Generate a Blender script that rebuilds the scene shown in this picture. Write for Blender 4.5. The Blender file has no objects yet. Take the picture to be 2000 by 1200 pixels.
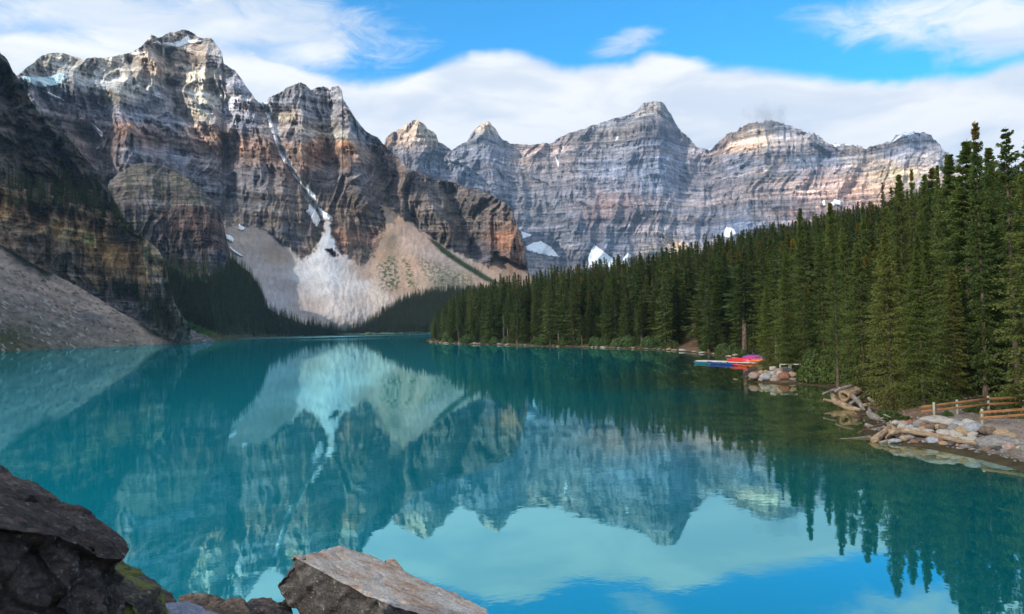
import bpy, math, random
import numpy as np
from mathutils import Matrix, Vector
random.seed(7)
RNG = np.random.default_rng(11)
SC = bpy.context.scene
COL = SC.collection

# ------------------------------------------------------------------ camera
FPX = 1444.0                       # focal length in pixels of a 2000 px wide frame
CAM = np.array([0.0, 0.0, 9.0])
PITCH = math.atan(33 / FPX)
ROLL = math.radians(1.35)
_f = np.array([0, math.cos(PITCH), math.sin(PITCH)])
_u0 = np.array([0, -math.sin(PITCH), math.cos(PITCH)])
_r0 = np.array([1.0, 0, 0])
RIGHT = math.cos(ROLL) * _r0 - math.sin(ROLL) * _u0
UP = math.sin(ROLL) * _r0 + math.cos(ROLL) * _u0
FWD = _f
cd = bpy.data.cameras.new("camera"); cam = bpy.data.objects.new("camera", cd); COL.objects.link(cam)
cd.sensor_width = 36.0; cd.lens = 36.0 * FPX / 2000.0
cd.clip_start = 0.1; cd.clip_end = 60000
M = Matrix.Identity(4)
for i in range(3):
    M[i][0] = RIGHT[i]; M[i][1] = UP[i]; M[i][2] = -FWD[i]; M[i][3] = CAM[i]
cam.matrix_world = M
SC.camera = cam

SUN_AZ = math.radians(-134)        # clockwise from the view direction (+Y): behind and to the left
SUN_EL = math.radians(29)
SUN_STRENGTH = 5.0
SKY_STRENGTH = 0.1
EXPOSURE = 0.7
SC.view_settings.view_transform = 'Standard'
SC.view_settings.look = 'None'
SC.view_settings.exposure = EXPOSURE
SC.view_settings.gamma = 1.0
SC.view_settings.use_curve_mapping = False
SC.render.engine = 'CYCLES'
SC.cycles.use_denoising = True
SC.cycles.use_adaptive_sampling = False
SC.cycles.max_bounces = 6
SC.cycles.diffuse_bounces = 3
SC.cycles.glossy_bounces = 3
SC.cycles.transparent_max_bounces = 8
SC.cycles.volume_bounces = 1
SC.cycles.sample_clamp_indirect = 4.0

SUN_DIR = np.array([math.sin(SUN_AZ) * math.cos(SUN_EL), math.cos(SUN_AZ) * math.cos(SUN_EL), math.sin(SUN_EL)])
sl = bpy.data.lights.new("sun", 'SUN'); so = bpy.data.objects.new("sun", sl); COL.objects.link(so)
sl.energy = SUN_STRENGTH; sl.angle = math.radians(0.53); sl.color = (1.0, 0.92, 0.80)
so.rotation_euler = Vector(-SUN_DIR).to_track_quat('-Z', 'Y').to_euler()
so.location = (0, 0, 3000)

def ray(px, py):
    px = np.asarray(px, float); py = np.asarray(py, float)
    a = (px - 1000) / FPX; b = (600 - py) / FPX
    return FWD[None] + a.reshape(-1, 1) * RIGHT[None] + b.reshape(-1, 1) * UP[None]
def at_r(px, py, r):
    """point on the sight line through a photo pixel at horizontal distance r"""
    px = np.asarray(px, float); shp = px.shape
    d = ray(px.ravel(), np.asarray(py, float).ravel())
    h = np.hypot(d[:, 0], d[:, 1])
    p = CAM[None] + d * (np.broadcast_to(np.asarray(r, float), shp).ravel() / h)[:, None]
    return p.reshape(shp + (3,))
def at_z(px, py, z=0.0):
    d = ray([px], [py])[0]; t = (z - CAM[2]) / d[2]
    return CAM + d * t
def azel(px, py):
    d = ray([px], [py])[0]
    return math.atan2(d[0], d[1]), math.atan2(d[2], math.hypot(d[0], d[1]))
def project(P):
    v = np.asarray(P, float) - CAM
    z = v @ FWD
    return 1000 + FPX * (v @ RIGHT) / z, 600 - FPX * (v @ UP) / z

def srgb(r, g, b, k=1.0):
    f = lambda c: ((c / 255 + 0.055) / 1.055) ** 2.4 if c > 10 else c / 255 / 12.92
    return (f(r) * k, f(g) * k, f(b) * k)

# ------------------------------------------------------------------ world: sky and clouds
W = bpy.data.worlds.new("World"); SC.world = W; W.use_nodes = True
nt = W.node_tree; nt.nodes.clear()
class NT:
    def __init__(s, nt): s.nt = nt
    def n(s, t, **kw):
        nd = s.nt.nodes.new(t)
        for k, v in kw.items(): setattr(nd, k, v)
        return nd
    def put(s, sock, v):
        if isinstance(v, bpy.types.NodeSocket): s.nt.links.new(v, sock)
        elif v is not None:
            if hasattr(sock.default_value, '__len__') and not hasattr(v, '__len__'): v = (v,) * len(sock.default_value)
            if hasattr(v, '__len__') and len(sock.default_value) == 4 and len(v) == 3: v = tuple(v) + (1,)
            sock.default_value = v
    def math(s, op, a, b=None, c=None, clamp=False):
        nd = s.n('ShaderNodeMath', operation=op); nd.use_clamp = clamp
        s.put(nd.inputs[0], a)
        if b is not None: s.put(nd.inputs[1], b)
        if c is not None: s.put(nd.inputs[2], c)
        return nd.outputs[0]
    def vmath(s, op, a, b=None):
        nd = s.n('ShaderNodeVectorMath', operation=op); s.put(nd.inputs[0], a)
        if b is not None: s.put(nd.inputs[1], b)
        return nd.outputs[0]
    def step(s, v, a, b, x=0.0, y=1.0):
        nd = s.n('ShaderNodeMapRange', interpolation_type='SMOOTHSTEP'); s.put(nd.inputs[0], v)
        s.put(nd.inputs[1], a); s.put(nd.inputs[2], b); s.put(nd.inputs[3], x); s.put(nd.inputs[4], y)
        return nd.outputs[0]
    def lin(s, v, a, b, x=0.0, y=1.0):
        nd = s.n('ShaderNodeMapRange'); s.put(nd.inputs[0], v)
        s.put(nd.inputs[1], a); s.put(nd.inputs[2], b); s.put(nd.inputs[3], x); s.put(nd.inputs[4], y)
        return nd.outputs[0]
    def noise(s, vec, scale, detail=4, rough=0.5, dist=0.0, out=0):
        nd = s.n('ShaderNodeTexNoise'); s.put(nd.inputs['Vector'], vec)
        s.put(nd.inputs['Scale'], scale); s.put(nd.inputs['Detail'], detail); s.put(nd.inputs['Roughness'], rough); s.put(nd.inputs['Distortion'], dist)
        return nd.outputs[out]
    def mix(s, f, a, b, mode='MIX'):
        nd = s.n('ShaderNodeMix', data_type='RGBA', blend_type=mode)
        s.put(nd.inputs[0], f); s.put(nd.inputs[6], a); s.put(nd.inputs[7], b)
        return nd.outputs[2]
    def ramp(s, f, stops):
        nd = s.n('ShaderNodeValToRGB'); s.put(nd.inputs[0], f); cr = nd.color_ramp
        while len(cr.elements) > 1: cr.elements.remove(cr.elements[0])
        for i, (p, c) in enumerate(stops):
            e = cr.elements[0] if i == 0 else cr.elements.new(p)
            e.position = p; e.color = tuple(c) + (1,) if len(c) == 3 else c
        return nd.outputs[0]
    def xyz(s, x, y, z):
        nd = s.n('ShaderNodeCombineXYZ'); s.put(nd.inputs[0], x); s.put(nd.inputs[1], y); s.put(nd.inputs[2], z); return nd.outputs[0]
    def sep(s, v):
        nd = s.n('ShaderNodeSeparateXYZ'); s.put(nd.inputs[0], v); return nd.outputs
    def curve(s, v, pts):
        nd = s.n('ShaderNodeFloatCurve'); s.put(nd.inputs[1], v)
        c = nd.mapping.curves[0]
        pts = sorted(pts)
        while len(c.points) < len(pts): c.points.new(0.5, 0.5)
        for p, (x, y) in zip(c.points, pts): p.location = (x, y); p.handle_type = 'AUTO_CLAMPED'
        nd.mapping.update()
        return nd.outputs[0]
w = NT(nt)
sky = w.n('ShaderNodeTexSky', sky_type='NISHITA', sun_disc=False, sun_elevation=SUN_EL, sun_rotation=SUN_AZ, altitude=1800, air_density=1.0, dust_density=0.3, ozone_density=2.0)
dirv = w.n('ShaderNodeTexCoord').outputs['Generated']
dx, dy, dz = w.sep(dirv)
az = w.math('ARCTAN2', dx, dy)
el = w.math('ARCSINE', dz)
# top edge of the cloud bank, traced in the frame and carried on around the horizon
edge_px = [(-500, 150), (0, 60), (200, 40), (420, 60), (520, 105), (600, 133), (690, 153), (770, 148), (850, 121), (950, 102), (1080, 121), (1160, 131), (1225, 122), (1275, 98), (1330, 113), (1420, 128), (1500, 130), (1580, 141), (1700, 152), (1800, 154), (1880, 140), (2000, 108), (2200, 90)]
pts = [(0, .40), (.1, .46), (.2, .38), (.3, .44), (.37, .42)]
for x, y in edge_px:
    a_, e_ = azel(x, y); pts.append((a_ / (2 * math.pi) + .5, e_))
pts += [(.68, .40), (.78, .36), (.88, .42), (1, .40)]
edge = w.curve(w.math('ADD', w.math('DIVIDE', az, 2 * math.pi), .5), pts)
nv = w.xyz(w.math('MULTIPLY', az, 1.0), w.math('MULTIPLY', el, 1.9), 0.0)
n1 = w.noise(nv, 7.0, 8, .55, .4)
n1c = w.math('SUBTRACT', n1, .5)
dd = w.math('SUBTRACT', w.math('ADD', edge, w.math('MULTIPLY', n1c, .05)), el)
bank = w.step(dd, -.006, .012)
# loose cloud above the bank
n2 = w.noise(w.vmath('ADD', nv, (3.1, 1.7, 0)), 3.2, 9, .6, .5)
n3 = w.noise(w.xyz(w.math('MULTIPLY', az, 1.0), w.math('MULTIPLY', el, 2.6), 5.0), 11, 9, .68, .7)
def puff(px, py, sx, sy, amp):
    a_, e_ = azel(px, py)
    u = w.math('DIVIDE', w.math('SUBTRACT', az, a_), sx / FPX); v = w.math('DIVIDE', w.math('SUBTRACT', el, e_), sy / FPX)
    q = w.math('ADD', w.math('MULTIPLY', u, u), w.math('MULTIPLY', v, v))
    return w.math('MULTIPLY', w.math('EXPONENT', w.math('MULTIPLY', q, -1.0)), amp)
bias = puff(120, 40, 480, 130, .42)
for a in [(560, 20, 170, 70, .16), (1245, 72, 75, 26, .3), (1395, 40, 40, 12, .16), (1180, 105, 60, 18, .2), (1760, 30, 190, 42, .34), (1985, 60, 130, 60, .42), (1600, 10, 120, 30, .14), (960, -60, 500, 40, .1), (640, 90, 60, 60, .1)]:
    bias = w.math('ADD', bias, puff(*a))
high = w.step(el, .5, .85, 0, .34)
loose = w.step(w.math('ADD', w.math('ADD', w.math('ADD', w.math('MULTIPLY', n2, .35), w.math('MULTIPLY', n3, .5)), bias), high), .56, .86)
cover = w.math('MAXIMUM', bank, w.math('MULTIPLY', loose, .93))
# small thin gaps in the bank on the left
gap = w.step(w.math('ADD', puff(100, 60, 90, 25, .3), w.math('ADD', puff(470, 95, 110, 22, .30), w.math('MULTIPLY', n3, .45))), .34, .62)
cover = w.math('MULTIPLY', cover, w.math('SUBTRACT', 1, w.math('MULTIPLY', gap, .62)))
n4 = w.noise(w.xyz(w.math('MULTIPLY', az, 1.0), w.math('MULTIPLY', el, 3.4), 2.0), 5.0, 7, .55, .6)
dep = w.step(dd, .0, .16)
shade = w.math('ADD', w.math('MULTIPLY', w.step(n4, .36, .64), .75), w.math('MULTIPLY', dep, .30))
ccol = w.mix(w.math('MINIMUM', shade, 1), srgb(251, 251, 250), srgb(205, 217, 233))
nvig = w.mix(1.0, sky.outputs[0], (.18, 1.30, 1.72), 'MULTIPLY')
final = w.mix(cover, nvig, w.vmath('SCALE', ccol))
# scale node input for the cloud radiance (the background runs at SKY_STRENGTH)
for nd in nt.nodes:
    if nd.type == 'VECT_MATH' and nd.operation == 'SCALE': nd.inputs['Scale'].default_value = 1.17 / SKY_STRENGTH / 2 ** EXPOSURE
bg = w.n('ShaderNodeBackground'); bg.inputs['Strength'].default_value = SKY_STRENGTH
nt.links.new(final, bg.inputs['Color'])
wo = w.n('ShaderNodeOutputWorld'); nt.links.new(bg.outputs[0], wo.inputs[0])
W.cycles.sampling_method = 'MANUAL'; W.cycles.sample_map_resolution = 1024

# ------------------------------------------------------------------ numpy noise
def _h(ix, iy, iz, seed):
    h = (ix.astype(np.int64) * 374761393 + iy.astype(np.int64) * 668265263 + iz.astype(np.int64) * 2147483647 // 7 + seed * 974711) & 0xffffffff
    h = ((h ^ (h >> 13)) * 1274126177) & 0xffffffff
    h = ((h ^ (h >> 15)) * 2246822519) & 0xffffffff
    return (h ^ (h >> 16)) & 0xffff
_ang = np.arange(256) * 2 * np.pi / 256 * 1.0
_GX = np.cos(_ang).astype(np.float32); _GY = np.sin(_ang).astype(np.float32)
def p2(x, y, seed=0):
    x = np.asarray(x, np.float64); y = np.asarray(y, np.float64)
    ix = np.floor(x); iy = np.floor(y); fx = (x - ix).astype(np.float32); fy = (y - iy).astype(np.float32)
    ix = ix.astype(np.int64); iy = iy.astype(np.int64); z0 = np.zeros(1, np.int64)
    u = fx * fx * fx * (fx * (fx * 6 - 15) + 10); v = fy * fy * fy * (fy * (fy * 6 - 15) + 10)
    def g(a, b):
        h = _h(ix + a, iy + b, z0, seed) & 255
        return _GX[h] * (fx - a) + _GY[h] * (fy - b)
    n0 = g(0, 0) * (1 - u) + g(1, 0) * u; n1_ = g(0, 1) * (1 - u) + g(1, 1) * u
    return (n0 * (1 - v) + n1_ * v) * 1.5
_R3 = np.random.default_rng(3).normal(size=(256, 3)).astype(np.float32); _R3 /= np.linalg.norm(_R3, axis=1)[:, None]
def p3(P, scale=1.0, seed=0):
    X = np.asarray(P, np.float64) * scale
    i = np.floor(X); f = (X - i).astype(np.float32); i = i.astype(np.int64)
    u = f * f * f * (f * (f * 6 - 15) + 10); out = 0
    for a in (0, 1):
        for b in (0, 1):
            for c in (0, 1):
                h = _h(i[..., 0] + a, i[..., 1] + b, i[..., 2] + c, seed) & 255
                g = _R3[h]; d = g[..., 0] * (f[..., 0] - a) + g[..., 1] * (f[..., 1] - b) + g[..., 2] * (f[..., 2] - c)
                wgt = (u[..., 0] if a else 1 - u[..., 0]) * (u[..., 1] if b else 1 - u[..., 1]) * (u[..., 2] if c else 1 - u[..., 2])
                out = out + d * wgt
    return out * 1.4
def fbm2(x, y, o=4, seed=0, g=.5):
    s = 0; a = 1
    for k in range(o): s = s + a * p2(x * 2 ** k, y * 2 ** k, seed + k * 17); a *= g
    return s
def fbm3(P, scale, o=4, seed=0, g=.5):
    s = 0; a = 1
    for k in range(o): s = s + a * p3(P, scale * 2 ** k, seed + k * 17); a *= g
    return s
def rid2(x, y, o=4, seed=0, g=.5):
    s = 0; a = 1; w_ = 1
    for k in range(o):
        n = 1 - np.abs(p2(x * 2 ** k, y * 2 ** k, seed + k * 13)) * 1.6; n = np.clip(n, 0, 1) ** 2
        s = s + a * n * w_; w_ = np.clip(n * 1.4, 0, 1); a *= g
    return s
def sst(x, a, b):
    t = np.clip((x - a) / (b - a), 0, 1); return t * t * (3 - 2 * t)
def poly_mask(px, py, poly):
    """inside test, vectorised"""
    ins = np.zeros(np.shape(px), bool); n = len(poly)
    for i in range(n):
        x1, y1 = poly[i]; x2, y2 = poly[(i + 1) % n]
        if y1 == y2: continue
        c = ((py > min(y1, y2)) & (py <= max(y1, y2))); xi = x1 + (py - y1) * (x2 - x1) / (y2 - y1)
        ins ^= c & (px < xi)
    return ins
def poly_dist(px, py, pts, closed=True):
    d = np.full(np.shape(px), 1e9); n = len(pts)
    for i in range(n if closed else n - 1):
        x1, y1 = pts[i]; x2, y2 = pts[(i + 1) % n]; vx, vy = x2 - x1, y2 - y1
        t = np.clip(((px - x1) * vx + (py - y1) * vy) / (vx * vx + vy * vy + 1e-9), 0, 1)
        d = np.minimum(d, np.hypot(px - x1 - t * vx, py - y1 - t * vy))
    return d
def soft_poly(px, py, poly, w_=6):
    d = poly_dist(px, py, poly); m = poly_mask(px, py, poly)
    return sst(np.where(m, d, -d), -w_, w_)
def interp(x, pts):
    pts = sorted(pts); return np.interp(x, [p[0] for p in pts], [p[1] for p in pts])

# ------------------------------------------------------------------ object helpers
def tag(o, label=None, cat=None, group=None, kind=None):
    if label: o['label'] = label
    if cat: o['category'] = cat
    if group: o['group'] = group
    if kind: o['kind'] = kind
    return o
def mesh_np(name, V, F, mats, colors=None, smooth=False, midx=None):
    me = bpy.data.meshes.new(name)
    V = np.ascontiguousarray(V, np.float32).reshape(-1, 3); F = np.ascontiguousarray(F, np.int32)
    n, k = F.shape
    me.vertices.add(len(V)); me.vertices.foreach_set('co', V.ravel())
    me.loops.add(n * k); me.loops.foreach_set('vertex_index', F.ravel())
    me.polygons.add(n); me.polygons.foreach_set('loop_start', np.arange(0, n * k, k, dtype=np.int32))
    if smooth: me.polygons.foreach_set('use_smooth', np.ones(n, bool))
    if midx is not None: me.polygons.foreach_set('material_index', np.ascontiguousarray(midx, np.int32))
    for m in (mats if isinstance(mats, (list, tuple)) else [mats]): me.materials.append(m)
    if colors is not None:
        ca = me.color_attributes.new('Col', 'FLOAT_COLOR', 'POINT')
        c = np.ones((len(V), 4), np.float32); c[:, :3] = colors.reshape(-1, 3); ca.data.foreach_set('color', c.ravel())
    me.update(calc_edges=True)
    return me
def add_obj(name, me, parent=None, **kw):
    o = bpy.data.objects.new(name, me); COL.objects.link(o)
    if parent: o.parent = parent
    tag(o, **kw); return o
def empty(name, loc=(0, 0, 0), rz=0, **kw):
    o = bpy.data.objects.new(name, None); COL.objects.link(o); o.location = loc; o.rotation_euler = (0, 0, rz); tag(o, **kw); return o
def new_mat(name):
    m = bpy.data.materials.new(name); m.use_nodes = True; m.node_tree.nodes.clear(); return m, NT(m.node_tree)
def finish(m, t, col, rough=.9, bump=None, bstr=.5, bdist=1.0, spec=.2, normal=None):
    b = t.n('ShaderNodeBsdfPrincipled'); t.put(b.inputs['Base Color'], col); t.put(b.inputs['Roughness'], rough)
    b.inputs['Specular IOR Level'].default_value = spec
    if bump is not None:
        bp = t.n('ShaderNodeBump'); bp.inputs['Strength'].default_value = bstr; bp.inputs['Distance'].default_value = bdist
        t.put(bp.inputs['Height'], bump); t.nt.links.new(bp.outputs[0], b.inputs['Normal'])
    o = t.n('ShaderNodeOutputMaterial'); t.nt.links.new(b.outputs[0], o.inputs[0]); return m
# ------------------------------------------------------------------ materials of the big masses
def rock_material(name, scale, bumpd, gain=1.0, streak=1.0, fine=1.0):
    m, t = new_mat(name)
    at = t.n('ShaderNodeAttribute', attribute_name='Col').outputs['Color']
    g = t.n('ShaderNodeNewGeometry').outputs['Position']
    n_a = t.noise(g, 1 / scale, 8, .68)
    st = t.noise(t.vmath('MULTIPLY', g, (1, 1, .16)), 2.2 / scale, 6, .65)
    hz = t.noise(t.vmath('MULTIPLY', g, (.06, .06, 1.6)), 2.4 / scale, 5, .6)
    v = t.math('ADD', t.math('MULTIPLY', n_a, .65), t.math('ADD', t.math('MULTIPLY', st, .6 * streak), t.math('MULTIPLY', hz, 1.2)))
    k = t.lin(v, .92, 1.53, .36, 1.72)
    c1 = t.step(t.math('ABSOLUTE', t.math('SUBTRACT', t.noise(t.vmath('MULTIPLY', g, (1, 1, .22)), 1.1 / scale, 7, .6), .5)), 0, .016, .5, 1)
    c2 = t.step(t.math('ABSOLUTE', t.math('SUBTRACT', t.noise(t.vmath('MULTIPLY', g, (.1, .1, 1.2)), 1.6 / scale, 5, .55), .5)), 0, .02, .55, 1)
    c3 = t.step(t.math('ABSOLUTE', t.math('SUBTRACT', t.noise(t.vmath('MULTIPLY', g, (.1, .1, 1.2)), 3.1 / scale, 5, .55), .46)), 0, .02, 1.35, 1)
    k = t.math('MULTIPLY', t.math('MULTIPLY', k, c1), t.math('MULTIPLY', c2, c3))
    col = t.vmath('MULTIPLY', at, t.xyz(k, k, k))
    if gain != 1.0: col = t.vmath('MULTIPLY', col, (gain,) * 3)
    fi = t.noise(g, 6 / scale, 8, .7)
    h = t.math('ADD', t.math('MULTIPLY', v, 1.0), t.math('MULTIPLY', fi, .5 * fine))
    return finish(m, t, col, .93, h, 1.0, bumpd, .1)
M_FAR = rock_material('far_rock', 60, 22)
M_MID = rock_material('cliff_rock', 34, 14)
M_NEAR = rock_material('near_cliff_rock', 16, 7)
M_KNOB = rock_material('knob_rock', 24, 9)
def plain_vc(name, scale, bumpd, lo=.7, hi=1.3, bs=.8, speck=0.0):
    m, t = new_mat(name)
    at = t.n('ShaderNodeAttribute', attribute_name='Col').outputs['Color']
    g = t.n('ShaderNodeNewGeometry').outputs['Position']
    a = t.noise(g, 1 / scale, 9, .7); b = t.noise(g, 9 / scale, 8, .75)
    k = t.lin(t.math('ADD', a, b), .7, 1.3, lo, hi)
    col = t.vmath('MULTIPLY', at, t.xyz(k, k, k))
    if speck:
        vo = t.n('ShaderNodeTexVoronoi'); t.put(vo.inputs['Vector'], g); vo.inputs['Scale'].default_value = speck
        rnd = t.sep(vo.outputs['Color'])[0]
        col = t.mix(t.step(rnd, .90, .96, 0, .55), col, srgb(190, 180, 170))
        col = t.mix(t.step(rnd, .10, .04, 0, .55), col, srgb(60, 55, 50))
    return finish(m, t, col, .95, b, bs, bumpd, .1)
M_SCREE = plain_vc('scree', 45, 4, .78, 1.22)
M_TALUS = plain_vc('talus', 7, 1.0, .6, 1.4, 1.0, speck=.42)
M_SOIL = plain_vc('forest_floor', 12, .8, .6, 1.4)
m, t = new_mat('snow')
g = t.n('ShaderNodeNewGeometry').outputs['Position']
nn = t.noise(g, .05, 7, .65)
M_SNOW = finish(m, t, t.mix(t.step(nn, .35, .6), srgb(226, 230, 236), srgb(250, 251, 253)), .6, nn, .5, 3, .2)
m, t = new_mat('glacier_ice')
g = t.n('ShaderNodeNewGeometry').outputs['Position']
nn = t.noise(t.vmath('MULTIPLY', g, (1, 1, 3)), .03, 8, .7)
M_ICE = finish(m, t, t.mix(t.step(nn, .38, .62), srgb(150, 190, 200), srgb(225, 238, 242)), .5, nn, .7, 6, .3)

# ------------------------------------------------------------------ sheets: terrain meshed on sight-line spacing, every vertex at its own distance
def hor(px): return 633 - (np.asarray(px, float) - 1000) * math.tan(ROLL)
def tanel(px, py):
    px, py = np.broadcast_arrays(np.asarray(px, float), np.asarray(py, float)); d = ray(px, py); return (d[:, 2] / np.hypot(d[:, 0], d[:, 1])).reshape(px.shape)
class Sheet:
    def __init__(s, x0, x1, nx, ny, top, bot, jag=2.0, seed=1, pw=1.0):
        s.x = np.linspace(x0, x1, nx)
        tp = interp(s.x, top) + jag * fbm2(s.x / 14, s.x * 0 + seed, 5, seed, .62)
        bt = interp(s.x, bot) if not np.isscalar(bot) else np.full(nx, bot)
        tt = np.linspace(0, 1, ny) ** pw
        s.X = np.repeat(s.x[None], ny, 0); s.Y = tp[None] + (bt - tp)[None] * tt[:, None]
        s.top = tp; s.bot = bt; s.nx = nx; s.ny = ny
    def place(s, r):
        s.r = r; s.P = at_r(s.X, s.Y, r)
    def sample(s, px, py, off=0.0):
        """surface point seen at a pixel (bilinear in the sheet)"""
        px = np.asarray(px, float); py = np.asarray(py, float)
        fx = np.clip((px - s.x[0]) / (s.x[-1] - s.x[0]) * (s.nx - 1), 0, s.nx - 1.001); i = fx.astype(int); fx = fx - i
        tp = s.Y[0, i] * (1 - fx) + s.Y[0, i + 1] * fx; bt = s.Y[-1, i] * (1 - fx) + s.Y[-1, i + 1] * fx
        fy = np.clip((py - tp) / (bt - tp), 0, 1) * (s.ny - 1); fy = np.clip(fy, 0, s.ny - 1.001); j = fy.astype(int); fy = fy - j
        R = s.r
        r = (R[j, i] * (1 - fx) + R[j, i + 1] * fx) * (1 - fy) + (R[j + 1, i] * (1 - fx) + R[j + 1, i + 1] * fx) * fy
        return at_r(px, py, r - off)
    def faces(s):
        a = np.arange(s.ny * s.nx).reshape(s.ny, s.nx)
        return np.stack([a[1:, :-1], a[1:, 1:], a[:-1, 1:], a[:-1, :-1]], -1)
    def build(s, groups, back=(60, 40, 500, 500)):
        """groups: [(name, face mask (ny-1, nx-1), material, tags)]; the first one also gets the back of the ridge"""
        F = s.faces(); objs = []
        for gi, (name, fm, mat, kw) in enumerate(groups):
            f = F[fm]
            V = s.P.reshape(-1, 3); C = s.C.reshape(-1, 3)
            bk = kw.pop('back', False)
            if (gi == 0 or bk) and fm[0].any():
                d = s.P[0] - CAM; d[:, 2] = 0; d /= np.linalg.norm(d, axis=1)[:, None]
                q1 = s.P[0] + d * back[0]; q1[:, 2] -= back[1]
                q2 = s.P[0] + d * back[2]; q2[:, 2] -= back[3]
                b0 = len(V); V = np.vstack([V, q1, q2]); C = np.vstack([C, s.C[0], s.C[0]])
                cols = fm[0]; ii = np.nonzero(cols)[0]
                e1 = np.stack([ii, ii + 1, b0 + ii + 1, b0 + ii], -1); e2 = np.stack([b0 + ii, b0 + ii + 1, b0 + s.nx + ii + 1, b0 + s.nx + ii], -1)
                f = np.vstack([f, e1, e2])
            u, inv = np.unique(f.ravel(), return_inverse=True)
            me = mesh_np(name, V[u], inv.reshape(-1, 4), mat, C[u])
            objs.append(add_obj(name, me, **kw))
        return objs
def terr(u, sharp=.55):
    f = u - np.floor(u); return sst(f, sharp, 1.0) - f
def rock_relief(S, Z, sc, seed, dip=0.0, amp=1.0, gul=1.0, str_=1.0):
    """metres of relief (positive = further back): gullies and ribs, ledges, blocks"""
    wx = fbm2(S / (260 * sc), Z / (200 * sc), 3, seed + 1) * 60 * sc
    wz = fbm2(S / (700 * sc), Z / (600 * sc), 3, seed + 2) * 16 * sc
    big = rid2((S + wx) / (330 * sc), Z / (1500 * sc), 2, seed + 3)
    g1 = rid2((S + wx * .8) / (110 * sc), (Z + wx) / (520 * sc), 4, seed + 4, .55)
    g2 = rid2((S + wx * .5) / (34 * sc), (Z + wz) / (130 * sc), 3, seed + 5, .55)
    g3 = rid2((S + wz) / (11 * sc), Z / (38 * sc), 2, seed + 12, .5)
    iso = fbm2(S / (45 * sc), Z / (40 * sc), 5, seed + 6, .55)
    st = Z + dip * S + wz * .55
    m1 = sst(fbm2(S / (150 * sc), st / (60 * sc), 3, seed + 8), -.25, .35); m2 = sst(fbm2(S / (90 * sc), st / (30 * sc), 3, seed + 9), -.25, .35)
    te = 20 * m1 * terr(st / (70 * sc), .75) + 15 * m2 * terr(st / (25 * sc) + .3) + 7 * terr(st / (10.5 * sc))
    mod = .75
    return amp * sc * (-(big - .7) * 52 * gul - (g1 - .8) * 42 * gul - (g2 - .7) * 22 * gul - (g3 - .7) * 7 + iso * 12 + te * str_ * mod)
def idw(px, py, cps, p=3.0, wx=1.0, wy=1.6):
    num = np.zeros(px.shape + (3,)); den = np.zeros(px.shape)
    for (x, y, c) in cps:
        w_ = 1 / (((px - x) * wx) ** 2 + ((py - y) * wy) ** 2 + 60) ** (p / 2)
        num += w_[..., None] * np.array(c); den += w_
    return num / den[..., None]
def line_push(px, py, lines):
    d = np.zeros(px.shape)
    for pts_, dep_, wd in lines:
        q = poly_dist(px, py, pts_, False); d += dep_ * np.exp(-(q / wd) ** 2)
    return d
def banding(S, Z, sc, seed, dip):
    wz = fbm2(S / (700 * sc), Z / (600 * sc), 3, seed + 2) * 16 * sc
    s_ = Z + dip * S + wz
    b = p2(s_ / (26 * sc), S / (2500 * sc), seed + 40) + .7 * p2(s_ / (9 * sc), S / (1200 * sc), seed + 41) + .5 * p2(s_ / (3.6 * sc), S / (500 * sc), seed + 42)
    v = rid2((S) / (26 * sc), Z / (320 * sc), 3, seed + 43)
    v2 = fbm2(S / (14 * sc), Z / (120 * sc), 4, seed + 44, .6)
    return b, v, v2
KROCK = 1.55
def rc(r, g, b):
    m_ = max(r, g, b)
    if KROCK in (1.55, 3.2, 1.7) and m_ > 140: q = (140 + (m_ - 140) * (.55 if KROCK == 1.55 else .3)) / m_; r, g, b = r * q, g * q, b * q  # sunlit spots stay partly painted brighter, most on the far wall and pale peak
    if KROCK in (1.55, 3.2, 1.7): g_ = (r + g + b) / 3; r, g, b = [c * (.9 if KROCK == 1.55 else .7) + g_ * (.1 if KROCK == 1.55 else .3) for c in (r, g, b * 1.02)]
    return srgb(r, g, b, KROCK)

# ---- the far wall: four summits in one face
far_top = [(850, 330), (880, 296), (887, 289), (912, 277), (922, 259), (936, 245), (945, 240), (954, 237), (968, 252), (978, 270), (996, 280), (1034, 284), (1066, 279), (1080, 280), (1090, 271), (1097, 266), (1120, 258), (1153, 247), (1180, 238), (1202, 231), (1225, 226), (1243, 217), (1256, 202), (1268, 199), (1279, 198), (1290, 199), (1297, 204), (1310, 222), (1319, 240), (1333, 260), (1346, 269), (1360, 287), (1385, 294), (1405, 276), (1423, 262), (1436, 258), (1446, 250), (1450, 247), (1472, 240), (1500, 236), (1535, 242), (1567, 256), (1598, 265), (1607, 272), (1616, 280), (1640, 283), (1675, 285), (1690, 290), (1706, 285), (1738, 278), (1748, 267), (1760, 261), (1787, 259), (1805, 260), (1819, 265), (1826, 275), (1832, 280), (1855, 303), (1877, 319), (1920, 352), (1990, 400), (2200, 470)]
A = Sheet(858, 2120, 1000, 270, far_top, 600, 2.0, 5)
_j = sst(A.x, 1395, 1420) * (1 - sst(A.x, 1860, 1880)); A.Y[:3] += 0
_jj = (2.6 * (rid2(A.x / 17, A.x * 0 + 3, 3, 55, .6) - .9) * _j)[None] * np.linspace(1, 0, A.ny)[:, None] ** 3; A.Y = A.Y - _jj; A.top = A.Y[0]
e = tanel(A.X, A.Y)
tt = (A.Y - A.top[None]) / (A.bot - A.top)[None]
Rt = 4700 + 250 * np.sin((A.X - 900) / 220)
rb = Rt * .70 + (4700 - Rt) * .2
base = rb + (Rt - rb) * (1 - tt) ** 1.15
S = np.arctan2(A.X - 1000, FPX) * 4200; Z = 9 + base * e
rel = rock_relief(S, Z, 1.9, 100, .03, .95, 1.0, 1.0)
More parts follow.
